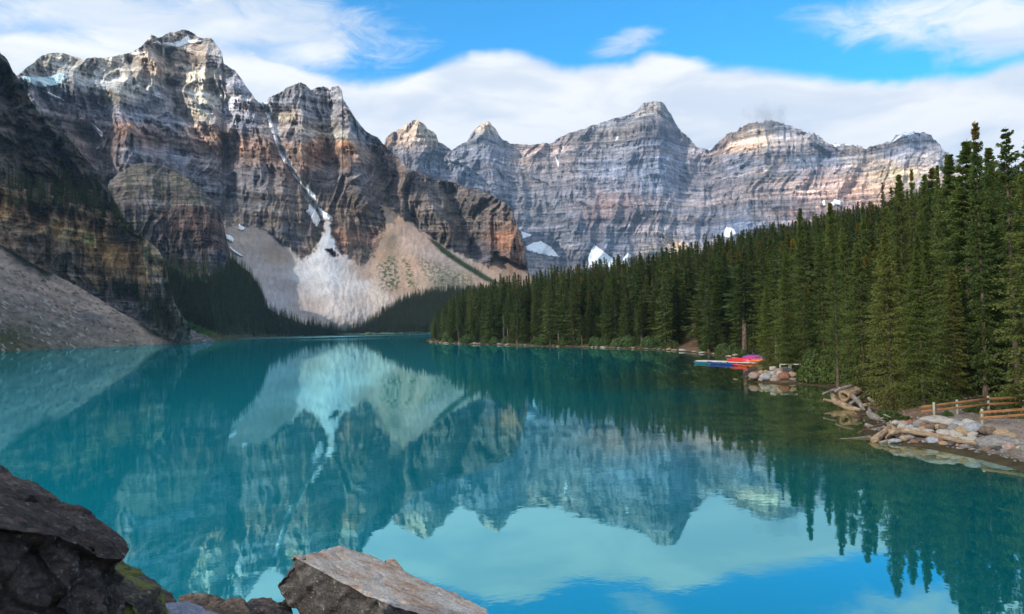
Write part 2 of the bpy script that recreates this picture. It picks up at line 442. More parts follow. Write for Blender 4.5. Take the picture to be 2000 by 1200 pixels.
rel += line_push(A.X, A.Y, [([(1318, 215), (1335, 300), (1350, 380)], 190, 26), ([(1385, 300), (1395, 370), (1420, 430)], 170, 30), ([(1795, 262), (1805, 330), (1812, 380)], 110, 14),
    ([(1690, 300), (1700, 340), (1740, 390)], 90, 18), ([(1000, 300), (1010, 380), (990, 460)], 150, 40), ([(1280, 200), (1265, 290), (1240, 400), (1230, 480)], -150, 45), ([(1500, 240), (1490, 300), (1480, 380)], -110, 40),
    ([(950, 240), (955, 300), (980, 360)], -110, 26), ([(1150, 260), (1130, 350), (1110, 430)], -60, 40), ([(1580, 270), (1570, 350), (1600, 420)], -70, 30), ([(1060, 430), (1100, 500)], 120, 30)])
edgef = sst(tt, 0, .03)
A.place(base + rel)
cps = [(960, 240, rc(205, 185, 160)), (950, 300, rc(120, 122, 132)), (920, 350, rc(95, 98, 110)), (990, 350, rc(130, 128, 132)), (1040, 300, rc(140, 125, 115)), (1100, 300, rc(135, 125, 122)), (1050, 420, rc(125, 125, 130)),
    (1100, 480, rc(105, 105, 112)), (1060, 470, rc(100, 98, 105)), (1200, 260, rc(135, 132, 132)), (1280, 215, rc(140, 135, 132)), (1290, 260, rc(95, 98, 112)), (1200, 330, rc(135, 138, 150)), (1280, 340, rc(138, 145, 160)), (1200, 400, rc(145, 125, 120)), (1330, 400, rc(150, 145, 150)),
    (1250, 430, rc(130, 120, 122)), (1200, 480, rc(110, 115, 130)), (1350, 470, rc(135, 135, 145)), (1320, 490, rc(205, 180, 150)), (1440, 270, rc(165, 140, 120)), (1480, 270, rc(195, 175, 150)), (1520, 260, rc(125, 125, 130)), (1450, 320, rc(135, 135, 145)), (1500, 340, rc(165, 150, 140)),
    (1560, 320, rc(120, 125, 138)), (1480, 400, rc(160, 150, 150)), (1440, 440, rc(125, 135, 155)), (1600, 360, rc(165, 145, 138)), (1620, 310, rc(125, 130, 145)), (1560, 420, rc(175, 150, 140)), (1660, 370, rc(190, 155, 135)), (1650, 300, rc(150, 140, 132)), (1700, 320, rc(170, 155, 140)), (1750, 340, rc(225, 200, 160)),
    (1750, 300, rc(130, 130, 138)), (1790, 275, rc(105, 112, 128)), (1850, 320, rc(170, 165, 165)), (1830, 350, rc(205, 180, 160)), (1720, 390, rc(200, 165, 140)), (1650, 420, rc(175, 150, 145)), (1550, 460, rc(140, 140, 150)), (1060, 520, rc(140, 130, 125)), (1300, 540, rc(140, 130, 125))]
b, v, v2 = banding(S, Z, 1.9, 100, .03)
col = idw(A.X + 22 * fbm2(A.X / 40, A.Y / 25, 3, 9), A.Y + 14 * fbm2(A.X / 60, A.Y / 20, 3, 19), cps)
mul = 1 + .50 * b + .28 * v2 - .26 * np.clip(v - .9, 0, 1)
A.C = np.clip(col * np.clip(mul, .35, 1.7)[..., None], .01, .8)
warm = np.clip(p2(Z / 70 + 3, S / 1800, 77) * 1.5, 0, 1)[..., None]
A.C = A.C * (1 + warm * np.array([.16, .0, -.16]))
fx_ = (A.X[:-1, :-1] + 3 * np.sin(A.Y[:-1, :-1] / 23))
cuts = [-1e9, 1040, 1386, 1692, 1e9]
labs = ['small sharp grey summit just right of the pale banded peak', 'big broad grey summit left of the deep notch on the far wall', 'far summit with a small cloud clinging to its top', 'rightmost far summit with snow on its flat top and sunlit cream cliffs']
mk = [(fx_ >= cuts[i]) & (fx_ < cuts[i + 1]) for i in range(4)]
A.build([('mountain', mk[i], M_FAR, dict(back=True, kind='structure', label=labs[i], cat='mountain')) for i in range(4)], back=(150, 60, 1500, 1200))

# ---- the small pale peak between the two groups
per_top = [(700, 300), (740, 284), (751, 282), (754, 270), (765, 259), (775, 256), (786, 249), (792, 243), (800, 242), (806, 236), (812, 234), (820, 237), (828, 242), (835, 252), (843, 256), (852, 263), (856, 277), (863, 281), (870, 284), (882, 294), (900, 315), (960, 360)]
B = Sheet(715, 960, 260, 160, per_top, 470, 1.5, 8)
e = tanel(B.X, B.Y); tt = (B.Y - B.top[None]) / (B.bot - B.top)[None]
base = 3500 - 500 * tt
S = np.arctan2(B.X - 1000, FPX) * 3400; Z = 9 + base * e
rel = rock_relief(S, Z, 1.2, 200, -.02, .9, 1.15, 1.0) + line_push(B.X, B.Y, [([(812, 234), (805, 300), (800, 370)], -90, 30), ([(770, 270), (775, 320)], 60, 10)])
B.place(base + rel)
cps = [(790, 255, rc(190, 165, 140)), (835, 262, rc(220, 195, 160)), (760, 272, rc(170, 140, 115)), (815, 275, rc(200, 175, 155)), (810, 300, rc(120, 115, 118)), (860, 305, rc(95, 98, 105)), (770, 300, rc(110, 108, 112)), (850, 330, rc(115, 118, 128)), (830, 360, rc(110, 95, 85)), (900, 330, rc(105, 108, 118)), (930, 380, rc(110, 110, 118))]
b, v, v2 = banding(S, Z, 1.2, 200, -.02)
B.C = np.clip(idw(B.X, B.Y, cps) * np.clip(1 + .35 * b + .25 * v2, .35, 1.6)[..., None], .01, .8)
B.build([('mountain', np.ones((B.ny - 1, B.nx - 1), bool), M_FAR, dict(kind='structure', label='small pale peak with a cream banded cap in the middle of the skyline', cat='mountain'))], back=(100, 60, 900, 800))

KROCK = 3.2
# ---- the two big mountains on the left and the scree at their feet
cen_top = [(-60, 190), (10, 158), (37, 146), (55, 130), (70, 119), (84, 108), (100, 104), (117, 103), (128, 105), (140, 110), (152, 113), (163, 117), (185, 112), (205, 114), (224, 110), (240, 107), (252, 104), (262, 99), (276, 91), (285, 82), (296, 68), (302, 70), (308, 74), (316, 72), (322, 68), (329, 65), (345, 62), (360, 58), (374, 62), (385, 71), (399, 77), (411, 73), (418, 82), (426, 92), (434, 105), (437, 124), (449, 132), (462, 141), (478, 164), (488, 178), (497, 192), (506, 201), (518, 202), (525, 191), (540, 184), (553, 178), (560, 171), (574, 166), (588, 161), (598, 168), (607, 175), (618, 172), (630, 169), (640, 172), (644, 177), (648, 170), (655, 168), (661, 169), (668, 178), (670, 194), (680, 208), (688, 222), (695, 232), (705, 246), (716, 258), (726, 264), (737, 268), (751, 284), (768, 300), (786, 318), (800, 330), (831, 343), (850, 352), (887, 356), (905, 366), (925, 370), (940, 373), (958, 381), (975, 390), (988, 398), (996, 404), (1006, 428), (1017, 460), (1027, 498), (1032, 530), (1060, 570)]
C_ = Sheet(-60, 1045, 960, 520, cen_top, [(-60, 660), (1045, 640)], 1.7, 2)
X, Y = C_.X, C_.Y
yt = interp(X, [(-60, 520), (430, 452), (490, 443), (525, 454), (577, 496), (600, 508), (622, 478), (634, 440), (646, 440), (655, 478), (668, 496), (705, 514), (730, 503), (738, 470), (746, 408), (760, 406), (800, 436), (838, 462), (870, 482), (905, 498), (954, 520), (968, 496), (1000, 510), (1045, 535)])
_k = 61; yt = np.repeat(np.convolve(np.pad(yt[0], _k // 2, 'edge'), np.hanning(_k) / np.hanning(_k).sum(), 'valid')[None], X.shape[0], 0)
rb = interp(X, [(-60, 1000), (400, 1050), (700, 1090), (1045, 1150)])
ybot = C_.bot[None]
e_t = tanel(X, yt); rt = (9 + .6 * rb) / (.6 - e_t); zt = 9 + e_t * rt
e_top = tanel(X, np.broadcast_to(C_.top[None], X.shape)); m_ = interp(X, [(-60, 1.0), (500, 1.0), (700, 1.0), (1045, .95)])
Rt = (9 - zt + m_ * rt) / (m_ - e_top)
Rt = np.where(Rt < rt, rt + 50, Rt)
k_ = np.ones(61) / 61
Rt0 = np.convolve(np.pad(Rt[0], 30, 'edge'), k_, 'valid'); rt0 = np.convolve(np.pad(rt[0], 12, 'edge'), np.ones(25) / 25, 'valid')
Rt = np.broadcast_to(Rt0[None], X.shape)
rt = np.broadcast_to(rt0[None], X.shape)
u = np.clip((yt - Y) / np.maximum(yt - C_.top[None], 5), 0, 1)
lo = np.clip((ybot - Y) / (ybot - yt), 0, 1)
base = np.where(Y < yt, rt + (Rt - rt) * (u ** .92), rb + (rt - rb) * lo ** 1.35)
# scree masks
cen_scree = [(430, 452), (437, 446), (490, 442), (524, 452), (546, 474), (577, 495), (592, 510), (605, 500), (622, 478), (634, 455), (636, 432), (628, 430), (616, 412), (604, 395), (600, 404), (596, 385), (575, 348), (556, 318), (545, 290), (535, 262), (524, 228), (515, 204), (522, 203), (532, 225), (543, 255), (553, 285), (565, 312), (584, 342), (606, 372), (624, 398), (640, 425), (650, 438), (643, 455), (655, 478), (668, 496), (705, 516), (730, 503), (740, 480), (755, 448), (745, 406), (752, 398), (775, 415), (800, 434), (838, 464), (870, 482), (905, 500), (954, 522), (968, 494), (1010, 514), (1045, 530), (1045, 700), (300, 700), (380, 520)]
nzx = 5 * fbm2(X / 16, Y / 16, 4, 31); nzy = 5 * fbm2(X / 16, Y / 16, 4, 32)
scree = soft_poly(X + nzx, Y + nzy, cen_scree, 3)
for isl in [[(528, 450), (545, 440), (585, 442), (612, 455), (618, 475), (600, 498), (565, 482), (535, 468)], [(637, 487), (650, 489), (662, 502), (655, 506), (645, 498)]]:
    scree *= 1 - soft_poly(X + nzx * .6, Y + nzy * .6, isl, 3)
S = np.arctan2(X - 1000, FPX) * 1900; Z = 9 + base * tanel(X, Y)
rel = rock_relief(S, Z, 1.0, 300, .05, 1.0, 1.0, 1.0)
soft_area = soft_poly(X, Y, [(560, 340), (720, 340), (745, 500), (520, 520), (470, 430)], 30) * .35
rel *= 1 - soft_area
rel += line_push(X, Y, [([(512, 203), (530, 240), (548, 290), (565, 325), (590, 368), (612, 400), (636, 440)], 28, 12), ([(328, 100), (325, 150), (335, 195), (372, 235)], 75, 12), ([(722, 270), (735, 330), (748, 405)], 90, 22),
    ([(255, 120), (262, 165)], 40, 7), ([(283, 120), (282, 170)], 35, 7), ([(435, 110), (455, 150), (480, 200), (505, 300), (520, 400)], -80, 30), ([(400, 110), (385, 180), (400, 235), (430, 260)], -70, 26), ([(668, 190), (672, 260), (690, 330), (715, 400)], -95, 26),
    ([(600, 175), (607, 245), (590, 320)], -60, 24), ([(640, 200), (640, 260), (650, 320)], 45, 14), ([(985, 400), (1003, 500)], -90, 34), ([(880, 380), (905, 440), (925, 500)], 90, 20), ([(800, 340), (830, 400), (850, 440)], -60, 30),
    ([(300, 330), (330, 400)], 0, 30), ([(170, 260), (200, 330), (215, 390)], 90, 20), ([(250, 230), (265, 300), (330, 340)], -60, 30), ([(440, 280), (450, 360), (440, 420)], 60, 16), ([(120, 150), (160, 170), (230, 180)], -50, 16)])
rel *= np.where(Y > yt, 0, 1) * .5 + .5
sflow = rid2((S + 30 * fbm2(S / 90, Z / 90, 3, 50)) / 46, Z / 300, 3, 51) * 1.2 + fbm2(S / 12, Z / 12, 4, 52) * 2.0
cou = scree * (1 - sst(Y, 415, 440)); rr = rel * (1 - scree) + cou * rel * .85 + scree * (sflow + line_push(X, Y, [([(512, 203), (530, 240), (548, 290), (565, 325), (590, 368), (612, 400), (636, 440)], 28, 12), ([(640, 450), (650, 520), (665, 600)], -30, 60), ([(755, 420), (800, 480), (850, 540)], -30, 35)]))
tt = (Y - C_.top[None]) / (C_.bot - C_.top)[None]
C_.place(base + rr)
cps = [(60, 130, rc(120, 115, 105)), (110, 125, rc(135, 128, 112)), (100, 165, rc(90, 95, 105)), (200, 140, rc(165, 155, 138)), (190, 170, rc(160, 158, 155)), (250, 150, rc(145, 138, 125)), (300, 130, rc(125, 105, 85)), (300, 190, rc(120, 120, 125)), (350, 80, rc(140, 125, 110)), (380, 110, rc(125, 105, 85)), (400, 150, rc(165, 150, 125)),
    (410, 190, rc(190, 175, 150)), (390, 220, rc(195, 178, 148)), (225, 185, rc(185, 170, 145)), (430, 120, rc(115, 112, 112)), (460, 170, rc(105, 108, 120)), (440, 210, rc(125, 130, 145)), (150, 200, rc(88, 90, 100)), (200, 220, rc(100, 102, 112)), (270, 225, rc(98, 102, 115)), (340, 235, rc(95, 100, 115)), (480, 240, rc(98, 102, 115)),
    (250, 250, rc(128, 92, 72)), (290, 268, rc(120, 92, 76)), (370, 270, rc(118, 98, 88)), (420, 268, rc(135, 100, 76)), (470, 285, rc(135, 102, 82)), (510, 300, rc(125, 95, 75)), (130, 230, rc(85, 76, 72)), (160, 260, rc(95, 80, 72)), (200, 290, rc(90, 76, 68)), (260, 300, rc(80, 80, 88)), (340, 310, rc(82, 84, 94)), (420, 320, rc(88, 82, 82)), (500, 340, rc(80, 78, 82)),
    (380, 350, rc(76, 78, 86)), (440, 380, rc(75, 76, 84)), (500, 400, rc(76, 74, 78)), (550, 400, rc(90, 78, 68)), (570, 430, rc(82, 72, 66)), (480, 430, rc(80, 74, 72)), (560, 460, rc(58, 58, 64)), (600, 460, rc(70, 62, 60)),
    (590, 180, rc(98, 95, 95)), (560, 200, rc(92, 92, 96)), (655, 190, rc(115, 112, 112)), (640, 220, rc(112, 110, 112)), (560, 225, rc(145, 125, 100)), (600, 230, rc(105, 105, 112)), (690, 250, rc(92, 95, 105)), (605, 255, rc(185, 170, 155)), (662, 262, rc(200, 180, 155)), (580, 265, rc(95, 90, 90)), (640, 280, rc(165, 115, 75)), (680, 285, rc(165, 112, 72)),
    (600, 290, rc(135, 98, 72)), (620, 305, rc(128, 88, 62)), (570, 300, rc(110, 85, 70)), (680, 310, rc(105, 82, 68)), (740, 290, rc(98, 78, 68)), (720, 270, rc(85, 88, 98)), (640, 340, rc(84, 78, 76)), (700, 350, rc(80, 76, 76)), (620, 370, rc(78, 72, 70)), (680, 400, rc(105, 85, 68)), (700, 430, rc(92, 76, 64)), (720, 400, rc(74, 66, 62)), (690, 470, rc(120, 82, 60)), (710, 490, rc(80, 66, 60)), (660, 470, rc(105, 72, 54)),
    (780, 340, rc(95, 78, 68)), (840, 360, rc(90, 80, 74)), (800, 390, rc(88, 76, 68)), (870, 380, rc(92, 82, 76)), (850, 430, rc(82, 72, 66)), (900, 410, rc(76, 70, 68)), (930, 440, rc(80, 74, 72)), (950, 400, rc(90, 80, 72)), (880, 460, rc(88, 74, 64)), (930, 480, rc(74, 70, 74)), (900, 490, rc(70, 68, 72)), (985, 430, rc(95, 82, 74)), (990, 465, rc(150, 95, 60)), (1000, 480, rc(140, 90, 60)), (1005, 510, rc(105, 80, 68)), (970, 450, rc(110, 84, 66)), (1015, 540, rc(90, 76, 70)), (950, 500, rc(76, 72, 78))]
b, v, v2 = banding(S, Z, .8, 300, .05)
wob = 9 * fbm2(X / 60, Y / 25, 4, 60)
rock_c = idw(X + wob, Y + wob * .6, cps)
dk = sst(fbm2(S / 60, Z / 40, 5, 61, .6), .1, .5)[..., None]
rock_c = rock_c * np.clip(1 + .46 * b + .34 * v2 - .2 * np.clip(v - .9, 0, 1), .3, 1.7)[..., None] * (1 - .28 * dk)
grass = sst(fbm2(X / 26, Y / 9, 4, 62), .12, .4) * sst(Y, 330, 420) * (1 - sst(X, 930, 960))
rock_c = rock_c * (1 - .55 * grass[..., None]) + np.array(rc(92, 84, 60)) * .55 * grass[..., None]
KROCK = 1.25
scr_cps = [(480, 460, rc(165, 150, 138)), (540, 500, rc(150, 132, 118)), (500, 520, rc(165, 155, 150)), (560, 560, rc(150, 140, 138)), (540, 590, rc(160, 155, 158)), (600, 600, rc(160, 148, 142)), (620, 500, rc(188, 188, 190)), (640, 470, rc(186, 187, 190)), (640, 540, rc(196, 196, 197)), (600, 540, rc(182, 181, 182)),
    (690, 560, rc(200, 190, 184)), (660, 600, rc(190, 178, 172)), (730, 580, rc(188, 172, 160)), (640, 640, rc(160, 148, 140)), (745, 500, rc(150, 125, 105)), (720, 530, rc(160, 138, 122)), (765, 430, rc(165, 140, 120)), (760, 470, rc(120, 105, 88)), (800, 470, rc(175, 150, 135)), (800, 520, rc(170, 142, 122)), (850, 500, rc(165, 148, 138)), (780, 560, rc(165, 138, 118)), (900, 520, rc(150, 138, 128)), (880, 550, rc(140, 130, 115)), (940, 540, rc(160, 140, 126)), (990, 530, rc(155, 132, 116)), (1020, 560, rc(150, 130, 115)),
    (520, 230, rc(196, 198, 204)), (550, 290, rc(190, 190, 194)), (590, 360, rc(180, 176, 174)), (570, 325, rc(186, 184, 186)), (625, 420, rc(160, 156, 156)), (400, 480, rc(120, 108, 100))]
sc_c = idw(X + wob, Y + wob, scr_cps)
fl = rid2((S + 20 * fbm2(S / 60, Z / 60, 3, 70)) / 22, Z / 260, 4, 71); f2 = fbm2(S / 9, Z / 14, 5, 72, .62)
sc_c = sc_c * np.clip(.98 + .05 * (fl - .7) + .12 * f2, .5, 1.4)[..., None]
vg = np.maximum.reduce([soft_poly(X + wob, Y + wob, [(758, 490), (772, 500), (782, 540), (786, 565), (742, 560), (738, 530), (750, 500)], 8), soft_poly(X + wob, Y + wob, [(785, 500), (800, 515), (815, 565), (798, 560)], 5), soft_poly(X + wob, Y + wob, [(820, 505), (870, 515), (930, 545), (900, 572), (850, 560), (828, 540)], 10) * .75])
vg = vg * sst(fbm2(X / 7, Y / 5, 4, 73, .65), -.25, .25)
sc_c = sc_c * (1 - vg[..., None]) + np.array(rc(82, 88, 60)) * vg[..., None]
vl = soft_poly(X + wob * .4, Y + wob * .3, [(836, 466), (850, 470), (900, 508), (950, 538), (985, 560), (950, 550), (900, 520), (860, 492)], 3)
sc_c = sc_c * (1 - vl[..., None]) + np.array(rc(45, 58, 36)) * vl[..., None]
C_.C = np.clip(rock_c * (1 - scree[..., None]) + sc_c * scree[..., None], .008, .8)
ms = (scree[:-1, :-1] > .5)
div = interp(Y, [(150, 515), (205, 515), (240, 534), (290, 550), (340, 580), (400, 618), (450, 640), (500, 650), (700, 660)])[:-1, :-1]
left = X[:-1, :-1] < div
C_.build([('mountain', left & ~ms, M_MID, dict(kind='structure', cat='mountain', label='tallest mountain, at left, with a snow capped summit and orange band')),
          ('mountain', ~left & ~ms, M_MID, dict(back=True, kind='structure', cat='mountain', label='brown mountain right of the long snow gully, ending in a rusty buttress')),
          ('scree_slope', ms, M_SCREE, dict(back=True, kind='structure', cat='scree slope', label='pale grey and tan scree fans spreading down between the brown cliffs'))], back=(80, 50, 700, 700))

KROCK = 1.7
# ---- rounded knob in front of the tallest mountain
kn_top = [(190, 420), (215, 352), (235, 338), (255, 324), (273, 318), (300, 321), (332, 329), (360, 343), (381, 360), (402, 378), (420, 395), (430, 420), (436, 436), (444, 475), (450, 500), (457, 520), (462, 560)]
K = Sheet(190, 462, 300, 260, kn_top, 600, 2.0, 12)
X, Y = K.X, K.Y; tt = (Y - K.top[None]) / (K.bot - K.top)[None]
rK = interp(X, [(190, 1290), (330, 1330), (440, 1200), (462, 1190)])
base = rK - 330 * tt ** .8 + 60 * ((X - 330) / 130) ** 2
S = np.arctan2(X - 1000, FPX) * 1200; Z = 9 + base * tanel(X, Y)
cl = sst(Y, 395, 415) * (1 - sst(Y, 525, 560))
rel = rock_relief(S, Z, .55, 400, .04, 1.0, 1.0, 1.0) * (.45 + .55 * cl)
K.place(base + rel)
cps = [(280, 330, rc(88, 80, 68)), (340, 345, rc(86, 78, 66)), (250, 370, rc(92, 82, 74)), (320, 375, rc(88, 80, 68)), (390, 390, rc(78, 74, 66)), (300, 400, rc(80, 78, 80)), (270, 430, rc(84, 78, 74)), (330, 420, rc(86, 70, 62)), (380, 420, rc(92, 68, 58)), (350, 450, rc(88, 66, 58)), (410, 440, rc(100, 70, 58)), (430, 470, rc(96, 72, 62)), (350, 490, rc(82, 74, 72)), (400, 500, rc(80, 76, 78)), (440, 510, rc(78, 76, 82)), (400, 530, rc(74, 72, 76)), (300, 480, rc(76, 72, 68))]
b, v, v2 = banding(S, Z, .5, 400, .04)
wob = 10 * fbm2(X / 30, Y / 20, 4, 63)
cc = idw(X + wob, Y + wob, cps)
stk = sst(fbm2(S / 9, Z / 90, 4, 64, .6), .0, .35) * cl
cc = cc * np.clip(1 + .42 * b + .35 * v2, .3, 1.7)[..., None] * (1 - .62 * stk[..., None])
ledge = sst(fbm2(X / 30, Y / 7, 4, 65), .15, .4) * (1 - cl)
cc = cc * (1 - .7 * ledge[..., None]) + np.array(rc(52, 56, 34)) * .7 * ledge[..., None]
K.C = np.clip(cc, .008, .8)
K.build([('rock_knob', np.ones((K.ny - 1, K.nx - 1), bool), M_KNOB, dict(kind='structure', cat='hill', label='rounded brown rock knob with dark streaked cliffs above the left forest'))], back=(30, 15, 200, 150))

KROCK = 4.0
# ---- dark near slope on the left
ns_top = [(-420, -330), (-60, 40), (0, 103), (14, 116), (26, 140), (45, 168), (60, 197), (80, 225), (97, 240), (115, 253), (140, 277), (161, 302), (176, 318), (189, 337), (205, 360), (217, 380), (228, 400), (238, 421), (252, 436), (266, 452), (282, 464), (297, 477), (308, 487), (315, 498), (322, 512), (326, 528), (331, 562), (345, 600), (372, 640)]
tal_line = [(-420, 330), (-60, 455), (0, 479), (35, 498), (70, 519), (110, 541), (147, 560), (190, 585), (227, 609), (260, 626), (297, 645), (325, 658), (352, 671), (372, 680)]
N = Sheet(-420, 372, 700, 440, ns_top, tal_line, 2.2, 3)
X, Y = N.X, N.Y; tt = (Y - N.top[None]) / (N.bot - N.top)[None]
foot = interp(X, [(x, 9 / max(-float(tanel(x, y)), 1e-3)) for x, y in [(-420, 720), (0, 688), (90, 683), (175, 679), (260, 675), (330, 672), (352, 671.5), (372, 670.5)]])
e_b = tanel(X, np.broadcast_to(N.bot[None], X.shape)); rb = (9 + .65 * foot) / (.65 - e_b); zb = 9 + e_b * rb
e_tp = tanel(X, np.broadcast_to(N.top[None], X.shape))
Rt = (9 - zb + 1.35 * rb) / (1.35 - e_tp)
base = rb + (Rt - rb) * (1 - tt)
# profile: cliff bands and treed ledges
cliffband = soft_poly(X, Y, [(-420, 300), (0, 372), (60, 392), (110, 405), (150, 410), (200, 436), (250, 462), (310, 520), (330, 560), (310, 600), (250, 575), (180, 560), (110, 530), (0, 470), (-420, 400)], 8)
S = np.arctan2(X - 1000, FPX) * 640; Z = 9 + base * tanel(X, Y)
rel = rock_relief(S, Z, .36, 500, .12, 1.0, 1.0, .9)
rel += line_push(X, Y, [([(-60, 360), (60, 385), (150, 402), (230, 440), (300, 500)], -16, 12), ([(0, 150), (40, 260), (60, 360)], 25, 16), ([(110, 290), (150, 380)], 18, 14)])
N.place(base + rel)
cps = [(0, 140, rc(48, 46, 44)), (60, 240, rc(52, 48, 46)), (30, 200, rc(46, 43, 42)), (100, 300, rc(50, 46, 45)), (20, 300, rc(48, 44, 42)), (150, 340, rc(50, 46, 48)), (60, 350, rc(44, 42, 36)), (200, 400, rc(50, 46, 46)), (10, 330, rc(56, 50, 46)),
    (10, 400, rc(112, 88, 62)), (50, 420, rc(88, 70, 54)), (30, 450, rc(80, 68, 56)), (90, 420, rc(92, 74, 56)), (120, 450, rc(112, 92, 66)), (160, 430, rc(100, 74, 56)), (80, 480, rc(62, 55, 50)), (130, 500, rc(72, 62, 54)), (180, 470, rc(128, 102, 70)), (220, 500, rc(118, 92, 62)), (200, 540, rc(86, 72, 56)), (240, 460, rc(62, 56, 54)), (260, 520, rc(98, 80, 60)), (285, 540, rc(118, 100, 76)), (150, 540, rc(66, 58, 52)), (240, 570, rc(58, 52, 48)), (200, 580, rc(66, 62, 64)), (260, 600, rc(64, 60, 62)), (310, 560, rc(84, 78, 74)), (300, 620, rc(60, 58, 54)), (340, 640, rc(60, 60, 52)), (-200, 300, rc(50, 46, 44))]
b, v, v2 = banding(S, Z, .33, 500, .12)
wob = 12 * fbm2(X / 30, Y / 25, 4, 66)
cc = idw(X + wob, Y + wob, cps)
stk = sst(fbm2(S / 7, Z / 60, 5, 67, .62), -.02, .28) * cliffband
blk = sst(fbm2(S / 16, Z / 16, 4, 68, .6), .05, .4)
cc = cc * np.clip(1.12 + .26 * b + .30 * v2, .3, 1.8)[..., None] * (1 - .55 * stk[..., None]) * (1 - .12 * blk[..., None])
vg = .7 * sst(fbm2(X / 26, Y / 12, 4, 69) + .35 * line_push(X, Y, [([(60, 370), (120, 395), (180, 425), (240, 440), (290, 490)], 1, 16)]), .28, .5) * (1 - cliffband * .9)
cc = cc * (1 - .8 * vg[..., None]) + np.array(rc(36, 42, 24)) * .8 * vg[..., None]
N.C = np.clip(cc, .006, .8)
N.build([('cliff', np.ones((N.ny - 1, N.nx - 1), bool), M_NEAR, dict(kind='structure', cat='cliff', label='dark near cliff on the left with tan rock band and treed ledges'))], back=(20, 10, 400, 150))

KROCK = 2.0
# ---- talus slope under it, down to the water
shoreL = [(-420, 720), (0, 688), (90, 683), (175, 679), (260, 675), (330, 672), (352, 671.5), (372, 670.5)]
T = Sheet(-420, 372, 420, 170, [(x, y - 3) for x, y in tal_line[:-2]] + [(352, 668), (372, 670)], [(x, y + 1.5) for x, y in shoreL], .8, 4)
X, Y = T.X, T.Y; tt = (Y - T.top[None]) / (T.bot - T.top)[None]
rbt = interp(X, [(x, 9 / max(-float(tanel(x, y)), 1e-3)) for x, y in shoreL])
e_b = tanel(X, np.broadcast_to(T.top[None], X.shape)); rtp = (9 + .65 * rbt) / (.65 - e_b)
zz = 9 + rtp * e_b
# even 33 degree slope: solve r on every sight line
eY = tanel(X, Y)
base = (9 + .65 * rbt) / (.65 - eY)
S = np.arctan2(X - 1000, FPX) * 500; Z = 9 + base * eY
T.place(base + 1.6 * fbm2(S / 18, Z / 18, 5, 80, .6) + .8 * fbm2(S / 2.5, Z / 2.5, 3, 81))
cps = [(30, 500, rc(128, 112, 102)), (100, 550, rc(135, 116, 104)), (200, 605, rc(142, 122, 108)), (300, 655, rc(142, 122, 106)), (330, 668, rc(120, 105, 95)), (50, 560, rc(112, 98, 90)), (20, 600, rc(92, 82, 76)), (130, 600, rc(108, 94, 86)), (100, 640, rc(92, 84, 78)), (200, 640, rc(98, 86, 78)), (20, 660, rc(62, 58, 44)), (60, 670, rc(80, 72, 60)), (250, 665, rc(96, 86, 74)), (150, 670, rc(92, 84, 74)), (180, 620, rc(84, 78, 76))]
fl = fbm2((X * .35 - Y) / 9, (X + Y * .3) / 120, 4, 82); f2 = fbm2(S / 3, Z / 3, 5, 83, .65)
T.C = np.clip(idw(X, Y, cps, 3, 1, 2) * np.clip(1 + .26 * fl + .25 * f2, .4, 1.6)[..., None], .01, .8)
vg = sst(fbm2(X / 20, Y / 8, 4, 84) + sst(Y, 600, 690) * (1 - sst(X, 0, 130)) * .8, .5, .75)[..., None]
T.C = T.C * (1 - .7 * vg) + np.array(rc(62, 60, 34)) * .7 * vg
T.build([('talus_slope', np.ones((T.ny - 1, T.nx - 1), bool), M_TALUS, dict(kind='structure', cat='talus slope', label='smooth grey brown gravel slope running down into the lake at far left'))], back=(6, 2, 30, 30))

# ---- grey moraine mound beyond it
Q = Sheet(262, 425, 180, 50, [(262, 636), (280, 633), (300, 631), (332, 632), (350, 636), (367, 641), (385, 650), (400, 655), (416, 661), (425, 668)], [(262, 675), (352, 670), (416, 668), (425, 668.4)], 1.0, 14)
X, Y = Q.X, Q.Y
rbt = 9 / np.maximum(-tanel(X, np.broadcast_to(Q.bot[None], X.shape)), 5e-3); base = (9 + .5 * rbt) / (.5 - tanel(X, Y))
Q.place(base + 1.8 * fbm2(X / 7, Y / 5, 5, 90, .6))
Q.C = np.clip(np.array(rc(92, 88, 88)) * np.clip(1 + .35 * fbm2(X / 6, Y / 4, 5, 91, .65), .3, 1.6)[..., None], .01, .8)
Q.build([('rubble_mound', np.ones((Q.ny - 1, Q.nx - 1), bool), M_TALUS, dict(kind='structure', cat='mound', label='low grey rubble mound at the water just beyond the gravel slope'))], back=(8, 3, 40, 30))

KROCK = 1.0
